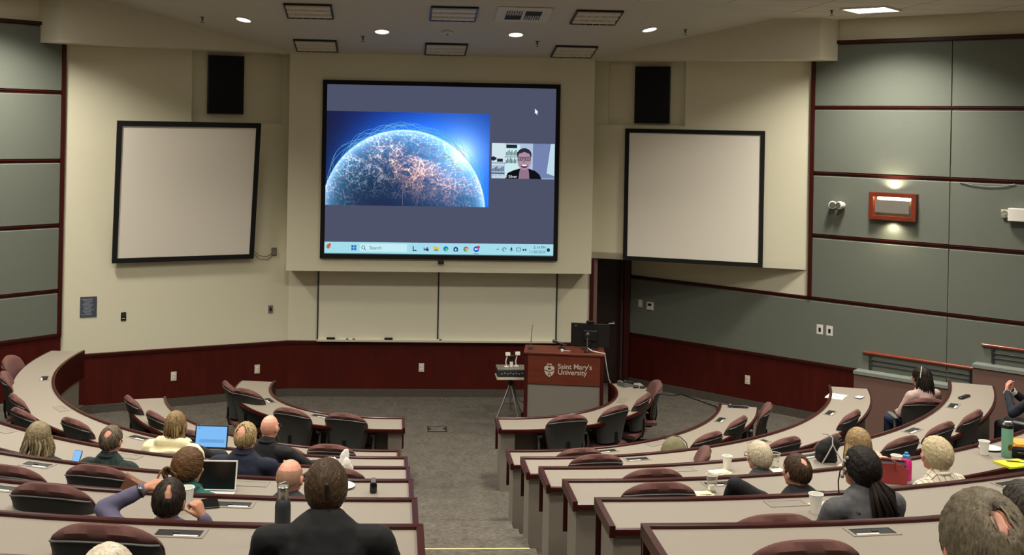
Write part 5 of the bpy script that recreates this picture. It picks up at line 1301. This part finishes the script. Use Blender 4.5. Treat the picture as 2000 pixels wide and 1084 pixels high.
    T.append(lambda m: m.cap((-shoulder+.02,chy-.005,sh-.018),(shoulder-.02,chy-.005,sh-.018),.064,.064)); T.append(lambda m: m.cap((0,chy-.01,sh-.01),(0,chy+.004,S_+.012),.088,.067))
    for s_, arm in ((-1,larm),(1,rarm)):
        a = (s_*shoulder,chy,sh-.025); e, w_ = Vector(arm[0]), Vector(arm[1])
        T.append(lambda m, a=a, b=e: m.cap(a,b,.062,.052)); T.append(lambda m, a=e, b=e+(w_-e)*.93: m.cap(a,b,.052,.038))
    tm_ = rumple(blob_mesh(T, .010, 5, 'top'), .006, 11, h*7); link(topname, tm_, top, t)
    if collar:
        m1 = MB(); cpts = [(.072*math.sin(2*PI*k/20), chy+.002+.070*math.cos(2*PI*k/20), S_+.012+.012*math.cos(2*PI*k/20+PI)) for k in range(21)]
        m1.tube(cpts,.014,8); m1.build('collar', collar, t)
    if shawl: shawl(t, S_, chy)
    G = [lambda m: m.ell((0,-.03,.56),(.165,.13,.095))]
    for s_ in (-1,1):
        G.append(lambda m, s_=s_: m.cap((s_*.09,-.02,.545),(s_*.115,.38,.535),.085,.064)); G.append(lambda m, s_=s_: m.cap((s_*.115,.38,.535),(s_*.12,.40,.11),.06,.046))
    link('trousers', blob_mesh(G, .013, 4, 'trousers'), legs or DARKT, t)
    for s_ in (-1,1):
        m1 = MB(); m1.cap((s_*.12,.38,.05),(s_*.125,.52,.036),.045,.034); m1.build('shoe', M['black'], t)
    if hair is not None:
        mb = hair_object(t, C, Rh, hair, hm, sc_)
        if 'bun' in hair:
            c = hair['bun']; 
            for k in range(26):
                a = k*.9; r_ = .012+.030*(k/26); q = H(*c)
                pts = [q+Rh @ Vector((math.cos(a+u*1.1)*(r_+.012*math.sin(u*2)), -.012+.020*math.sin(u*1.7+k), math.sin(a+u*1.1)*(r_+.012))) for u in (0,.5,1,1.5,2)]
                mb.tube(pts,[.006,.010,.011,.010,.005],6); mb.tones += [random.uniform(0,1)]*(len(mb.v)-len(mb.tones))
        if 'tail' in hair:
            pth = [H(*q) for q in hair['tail']]; rn = random.Random(5)
            for k in range(80):
                a = rn.uniform(0,6.28); rr_ = rn.uniform(.2,1.)
                w0 = hair.get('tailw',(.012,.034,.040,.018)); pts = []
                for j, q in enumerate(pth):
                    u = Vector((math.cos(a+.3*j),math.sin(a+.3*j)*.7,0)); pts.append(q+u*w0[min(j,3)]*rr_+Vector((rn.gauss(0,.004),rn.gauss(0,.004),rn.gauss(0,.006))))
                mb.tube(pts,[.006,.011,.011,.004][:len(pts)] if len(pts) <= 4 else [.006]+[.011]*(len(pts)-2)+[.004],5); mb.tones += [rn.uniform(0,1)]*(len(mb.v)-len(mb.tones))
        ho = mb.build('hair', hm, t, 60); at_ = ho.data.attributes.new('tone','FLOAT','POINT'); at_.data.foreach_set('value', (mb.tones+[.5]*len(mb.v))[:len(mb.v)])
    if extra: extra(t, H, Rh, S_, chy)
    return t, org, rz
def MBx(t, name, m, pts, r): m1 = MB(); m1.tube(pts, r, 8); return m1.build(name, m, t)
DARKT = clothmat('charcoal_trousers', (34,36,42)); JEAN = clothmat('dark_blue_jeans', (34,44,70))
def seat_for(org, rz, label, low=1.0):
    c = dup(chair0, (org[0],org[1],org[2]), rz, label, 'mauve office chairs')
    if low != 1.0:
        for ch in kids(c):
            if ch.name.startswith('backrest'): ch.scale = (1,1,low); ch.location.z += .47*(1-low)
    return c
def glasses(m_=None):
    def fn(t, H, Rh, S_, chy):
        m1 = MB()
        for s_ in (-1,1):
            m1.tube([H(s_*.033+.024*math.cos(a*PI/8),.106,-.004+.018*math.sin(a*PI/8)) for a in range(17)],.0022,6)
            m1.tube([H(s_*.057,.104,.0),H(s_*.078,.085,.0),H(s_*.084,.0,-.002),H(s_*.082,-.02,-.02)],.0024,6)
        m1.tube([H(-.010,.107,0),H(.010,.107,0)],.0022,6); m1.build('glasses', m_ or M['black'], t)
    return fn
def pl(nm, i, x, y, h, da, label, clabel, low=.80, chair=True, **k):
    t, org, rz = person((x,y), radial(x,y)+da, FL[i-1], h, label, **k)
    if chair: seat_for(org, rz, clabel, low)
    return t, org, rz
H_ = hairmat
blond_grey = H_('dark_blond_grey_hair',(84,74,52),(170,154,118))
pl('longhair',4,-3.60,9.20,1.18,14,'woman with long wavy grey-blonde hair at the far left, dark top','chair under the woman with long grey-blonde hair', hair=dict(back=-62,ear=-52,front=40,t=.022,hang=.27,len=.09,locks=330,lr=.0095,wave=.28,temple=128,seed=4), hm=blond_grey, top=clothmat('black_knit',(26,26,30)), topname='sweater', rarm=[(.27,.04,.62),(.27,.30,.70),(.0,.3,.35),(0,-.3,1),.9])
phone(-3.36,9.46,4,rad(-20),'lit phone held up by the woman with long grey-blonde hair', blue_em, z=FL[3]+.80, tilt=rad(62), sz_=(.078,.14))
pl('plaid',4,-2.945,8.93,1.235,2,'man in dark green plaid shirt with thinning brown-grey hair','chair under the man in dark green plaid', hair=dict(bald=[(.19,-.74,.65,15)],seed=9,locks=200,len=.05,t=.010), hm=H_('brown_grey_hair',(62,52,42),(128,112,92)), top=checkmat('green_plaid',(34,52,48),(20,28,34),26.), topname='shirt', skin=SKP, collar=clothmat('dark_green_collar',(28,42,40)), head=(0,0,0), shoulder=.20,
   extra=lambda t,H,Rh,S_,chy: link('blue_hood', rumple(blob_mesh([lambda m: m.cap((-.16,-.205,S_-.19),(.10,-.205,S_-.20),.045,.05), lambda m: m.ell((-.02,-.21,S_-.26),(.14,.04,.08))],.012,4),.008,12), clothmat('bright_blue_cloth',(40,118,170)), t))
def cream_shawl(t, S_, chy):
    cr = clothmat('cream_fleece', (232,220,178), .05, .4, 20)
    L = [lambda m: m.cap((-.20,chy-.03,S_-.10),(.20,chy-.03,S_-.11),.095,.095), lambda m: m.cap((-.22,chy,S_-.12),(-.26,chy+.02,S_-.36),.085,.07), lambda m: m.cap((.22,chy,S_-.13),(.24,chy+.06,S_-.30),.08,.06), lambda m: m.cap((-.10,chy-.06,S_-.02),(.12,chy-.05,S_-.03),.06,.06), lambda m: m.ell((0,chy-.09,S_-.20),(.24,.075,.15)), lambda m: m.cap((-.10,chy+.06,S_-.02),(.10,chy+.07,S_-.05),.05,.05)]
    for k in range(5):
        z = S_-.05-.055*k; L.append(lambda m, z=z, k=k: m.tube([(-.25,chy-.04,z-.05),(-.12,chy-.155-.006*k,z-.045+.02*(k%2)),(.05,chy-.16,z-.02),(.22,chy-.07,z-.04)],[.02,.026,.026,.018],8))
    link('shawl', blob_mesh(L,.010,3), cr, t)
pl('shawl',3,-2.71,10.33,1.30,8,'woman wrapped in a cream shawl, straight brown-blonde hair, typing on a laptop','chair under the woman in the cream shawl',low=.84, hair=dict(back=-60,ear=-50,front=42,t=.016,hang=.10,len=.10,locks=260,lr=.008,wave=.06,temple=126,seed=12,crown=(0,-.1,1)), hm=H_('brown_blonde_hair',(74,56,34),(168,140,96)), top=clothmat('black_top',(30,30,34)), topname='sweater', shawl=cream_shawl, rarm=[(.29,.12,.86),(.33,.36,.80),(0,1,0),(0,0,1),.35], head=(8,0,0))
pl('blondman',4,-1.86,8.76,1.31,-2,'man in navy jacket with thin blond hair and a bald crown','chair under the man in the navy jacket', hair=dict(bald=[(-.05,-.78,.63,25)],seed=21,locks=240,len=.07,t=.012,lr=.006,ear=-20), hm=H_('pale_blond_hair',(112,90,58),(200,176,128)), top=clothmat('navy_cloth',(26,32,50),.1,.4,10), skin=SKP, collar=clothmat('navy_collar',(30,34,52)), head=(-6,0,0), shoulder=.225, bulk=1.18)
pl('bald_black',3,-1.83,10.20,1.31,-6,'bald man in black sweater resting his right hand on the desk rail ahead','chair under the bald man in black', low=.78, top=clothmat('black_wool',(24,24,27)), topname='sweater', skin=SKP, head=(-6,4,0), shoulder=.215, lean=.05, rarm=[(.36,.12,.83),(.42,.40,.80),(.10,1,.10),(0,0,1),.45], extra=glasses(M['darkmetal']), collar=clothmat('black_collar',(24,24,27)))
pl('bun',5,-2.05,7.36,1.20,-8,'woman with brown hair pinned in a loose bun, teal sweater, facing a tablet','chair under the woman with the loose bun', hair=dict(back=-44,ear=-34,front=44,t=.020,len=.11,locks=280,lr=.0085,seed=31,crown=(-.1,-.80,.15),bun=(-.02,-.125,-.035),temple=124,wave=.1), hm=H_('chestnut_brown_hair',(50,34,20),(122,88,54)), top=clothmat('teal_knit',(28,92,84)), topname='sweater', head=(-18,4,0), sc_=1.04,
   extra=lambda t,H,Rh,S_,chy: MBx(t, 'scarf', clothmat('dark_patterned_scarf',(40,44,52),.5,.4,30), [(.085*math.cos(2*PI*k/16), chy+.085*math.sin(2*PI*k/16), S_-.012+.012*math.sin(k*2.1)) for k in range(17)], .026))
def watchx(t, H, Rh, S_, chy):
    m1 = MB(); a, b = Vector((-.37,.08,.93)), Vector((-.155,.11,1.03)); c = a+(b-a)*.90; d = (b-a).normalized(); u = d.orthogonal().normalized(); v = d.cross(u)
    m1.tube([c+u*.033*math.cos(2*PI*k/16)+v*.033*math.sin(2*PI*k/16) for k in range(17)],.011,8,flat=.5); w_ = m1.build('watch_strap', M['black'], t)
    m1 = MB(); m1.ell(c+Vector((0,-.032,.012)),(.016,.008,.016)); m1.build('watch_case', M['metal'], t)
pl('watch',6,-1.905,6.0,1.14,8,'man in purple shirt and wristwatch, left hand raised to his balding dark head','chair under the purple-shirted man', hair=dict(bald=[(.24,-.85,.48,13),(.12,-.66,.75,8)],seed=41,locks=300,len=.035,t=.008,lr=.005,back=-45,ear=-22), hm=H_('black_brown_hair',(22,18,15),(58,48,38)), top=clothmat('lavender_purple_shirt',(92,88,112),.06,.5,12), topname='shirt', skin=SKT, shoulder=.20, larm=[(-.37,.08,.93),(-.155,.11,1.03),(.8,.45,.30),(-.3,-.3,1),.5], rarm=[(.22,.16,.72),(.155,.13,.86),(-.35,.1,.8),(.6,-.5,.3),1.5], head=(-6,6,4), sc_=1.02, extra=watchx, collar=clothmat('lavender_collar',(108,100,130)))
pl('bald2',5,-1.37,7.22,1.18,-4,'man with a shaved bald head, pink neck showing, beside the dark grey flask','chair under the man with the shaved head', hair=dict(jag=0,bald=[(0,.1,1,62)],seed=51,locks=0,t=.0025,back=-30,ear=-6), hm=H_('shaved_stubble',(150,116,96),(186,144,118)), top=clothmat('dark_grey_shirt',(58,56,58)), topname='shirt', skin=SKP, head=(-12,0,0), sc_=1.05)
def clipx(t, H, Rh, S_, chy):
    m1 = MB(); m1.cap(H(.012,-.118,.045),H(.010,-.124,-.01),.009,.005); m1.build('hair_clip', M['black'], t)
pl('blackwoman',7,-1.0,4.86,1.285,0,'woman in black jacket with brown hair clipped up, nearest on the left, chin in hands','chair under the nearest woman in black', low=.62, hair=dict(back=-52,ear=-34,front=46,t=.016,len=.12,locks=420,lr=.0062,seed=61,crown=(0,-.95,-.15),temple=122), hm=H_('dark_brown_hair',(34,25,17),(88,66,44)), top=clothmat('black_jacket_cloth',(20,20,21),.1,.5,8), lean=.10, shoulder=.25, bulk=1.28, larm=[(-.30,.13,.775),(-.05,.32,.90),(.1,-.1,1),(0,-1,.2),1.2], rarm=[(.30,.13,.775),(.02,.36,.86),(.0,-.15,1),(0,-1,.2),1.2], head=(0,-2,0), sc_=1.03, extra=clipx)
pl('rowhead8',8,-1.575,3.40,1.165,0,'person with pale grey hair, only the top of the head showing at the bottom left','chair under the pale grey head at the bottom left', hair=dict(seed=71,locks=260,len=.07,t=.014), hm=H_('silver_white_hair',(150,138,118),(226,214,192)), top=clothmat('grey_cardigan',(110,106,100)), topname='cardigan')
pl('whiteglasses',4,2.235,8.68,1.185,8,'white-haired man in dark glasses looking left, behind two paper napkins','chair under the white-haired man in glasses', hair=dict(back=-46,ear=-22,front=40,seed=81,locks=300,len=.08,t=.017,lr=.0075,flow=(.15,0,0)), hm=H_('cream_white_hair',(150,138,112),(232,220,188)), top=clothmat('slate_shirt',(70,74,80)), topname='shirt', skin=SKP, head=(9,2,0), extra=glasses())
pl('darkman',5,2.03,7.31,1.185,6,'man in black jacket with short brown hair and small bald crown, left shoulder raised','chair under the man in the black jacket', hair=dict(bald=[(-.06,-.66,.75,13)],seed=91,locks=320,len=.045,t=.011,lr=.0055), hm=H_('short_dark_brown_hair',(38,28,20),(88,66,48)), top=clothmat('black_suit_cloth',(24,24,26),.1,.4,9), skin=SKP, head=(9,0,0), shoulder=.21, larm=[(-.46,.0,1.0),(-.40,.24,.74)], bulk=1.1)
def furx(t, H, Rh, S_, chy):
    L = [lambda m, k=k: m.ell((.17+.055*math.cos(k*1.9),chy-.02+.05*math.sin(k*2.3),S_-.035+.035*math.sin(k*1.3)),(.045,.045,.042)) for k in range(9)]
    link('fur_collar', rumple(blob_mesh(L,.009,2),.010,40), mat('cream_fur',(214,190,164),.95,noise_amt=.35,scale=60,bump=.6,bscale=90), t)
pl('blond',4,3.185,9.0,1.205,-4,'woman with shoulder-length blonde hair and pale fur collar, partly behind the dark ponytail','chair under the blonde woman with fur collar', hair=dict(back=-60,ear=-46,front=42,t=.020,hang=.16,len=.10,locks=280,lr=.0085,wave=.12,seed=101,temple=126), hm=H_('honey_blonde_hair',(104,80,50),(192,164,118)), top=clothmat('pale_coat',(206,184,160)), topname='coat', head=(-4,0,0), extra=furx)
def cardx(t, H, Rh, S_, chy):
    m1 = MB(); m1.tube([H(-.084,.02,.03),H(-.098,.06,-.02),H(-.096,.07,-.09),H(-.094,.06,-.17)],.004,6); m1.build('dark_lanyard', mat('maroon_cord',(70,24,24),.8), t)
    m1 = MB()
    for k in range(6): m1.ell(H(-.085-.006*(k%2),.030+.010*(k%3),.055-.022*k),(.012,.012,.012),None,8,6)
    m1.build('hair_scrunchie', mat('grey_sequin',(150,146,142),.3,.4), t)
    m1 = MB(); m1.tube([(-.20,chy+.05,S_-.04),(-.10,chy-.085,S_-.085),(.04,chy-.125,S_-.20),(.10,chy-.12,S_-.30)],.009,6); m1.build('bag_strap', M['black'], t)
pl('pony',6,2.0,6.22,1.245,6,'woman with thick black ponytail and grey hooded jacket','chair under the woman with the black ponytail', low=.62, hair=dict(back=-48,ear=-28,front=44,t=.020,len=.12,locks=380,lr=.007,seed=111,crown=(0,.85,.5),temple=122,tail=[(0,-.110,-.045),(-.005,-.165,-.09),(0,-.19,-.18),(.005,-.17,-.27)],tailw=(.03,.072,.085,.062)), hm=H_('near_black_hair',(14,11,10),(40,31,25)), top=clothmat('grey_denim_jacket',(84,84,86),.12,.4,12), skin=SKT, head=(12,-4,0), shoulder=.215, bulk=1.1, extra=cardx, sc_=1.03)
pl('whitebob',5,3.155,7.62,1.205,4,'woman with short thick white-blonde hair and pale checked shirt','chair under the woman with short white-blonde hair, hung with a black coat', low=1.0, hair=dict(back=-50,ear=-36,front=40,t=.024,len=.09,locks=560,lr=.0052,seed=121,crown=(.1,-.2,.97),temple=122), hm=H_('white_blonde_hair',(150,132,98),(238,222,180)), top=checkmat('pale_check_shirt',(226,214,190),(120,112,104),24.), topname='shirt', skin=SKP, head=(8,0,0), collar=clothmat('pale_collar',(222,212,190)))
t, org, rz = pl('womanright',3,5.53,12.66,1.25,-49,'woman in profile with long black hair and headband, seated by the brown low wall','chair with its back to the photo, under the woman with the headband', low=1.0, chair=False, hair=dict(back=-62,ear=-50,front=44,t=.014,hang=.24,len=.10,locks=460,lr=.008,wave=.06,temple=128,seed=131), hm=H_('long_black_hair',(16,12,11),(44,34,28)), top=clothmat('pink_beige_top',(176,150,142)), topname='blouse', skin=SKT, head=(46,0,0), legs=JEAN,
   extra=lambda t,H,Rh,S_,chy: MBx(t, 'headband', mat('pale_headband',(196,190,176),.4), [H(.090*math.cos(PI*k/12),.012-.01*math.sin(PI*k/12),.118*math.sin(PI*k/12)-.005) for k in range(13)], .006))
c = dup(chair0, (org[0],org[1],org[2]), rz-rad(20), 'chair with its full back toward the photo, holding the woman with the headband', 'mauve office chairs')
HMX = H_('grey_brown_hair',(66,58,46),(138,126,104))
pl('nearman',9,.64,2.45,1.345,0,'nearest man at the bottom right, grey-brown hair thinning to a pink crown','chair under the nearest man at the bottom right', hair=dict(sparse=.55,bald=[(.02,-.75,.66,13)],seed=141,locks=620,len=.075,t=.015,lr=.0046,back=-46,ear=-20,flow=(.25,.1,0)), hm=HMX, top=clothmat('dark_blue_shirt',(52,58,70)), topname='shirt', skin=SKP, head=(-4,4,0), sc_=1.04)
pl('edgeman',7,2.28,5.06,1.13,0,'dark-haired person at the right edge, mostly cut off, next to the nearest head','chair under the person cut off at the right edge', hair=dict(seed=151,locks=240,len=.05,t=.012), hm=H_('edge_dark_hair',(40,36,32),(84,78,70)), top=clothmat('navy_sweater',(38,42,56)), topname='sweater', skin=SKP)
# man with clasped hands at the right edge
t, org, rz = person((6.22,11.32), 128, FL[3], 1.30, 'man in dark suit at the right edge, hands clasped before his face, legs stretched out', hair=dict(seed=161,locks=200,len=.05), hm=H_('suit_man_hair',(50,42,34),(100,88,72)), top=clothmat('midnight_suit',(22,26,38)), legs=clothmat('black_suit_trousers',(22,22,24)), skin=SKP,
   larm=[(-.25,.20,.72),(-.05,.34,.90),(.5,.25,.85),(-.5,.9,-.1),1.0], rarm=[(.25,.20,.72),(.05,.34,.90),(-.5,.25,.85),(.5,.9,-.1),1.0],
   extra=lambda t,H,Rh,S_,chy: [MBx(t,'shirt_cuff',M['paper'],[(s_*.082,.318,.865),(s_*.058,.335,.892)],.040) for s_ in (-1,1)])
c = dup(chair0, org, rz, 'chair of the suited man, only its armrest showing at the right edge', 'mauve office chairs')
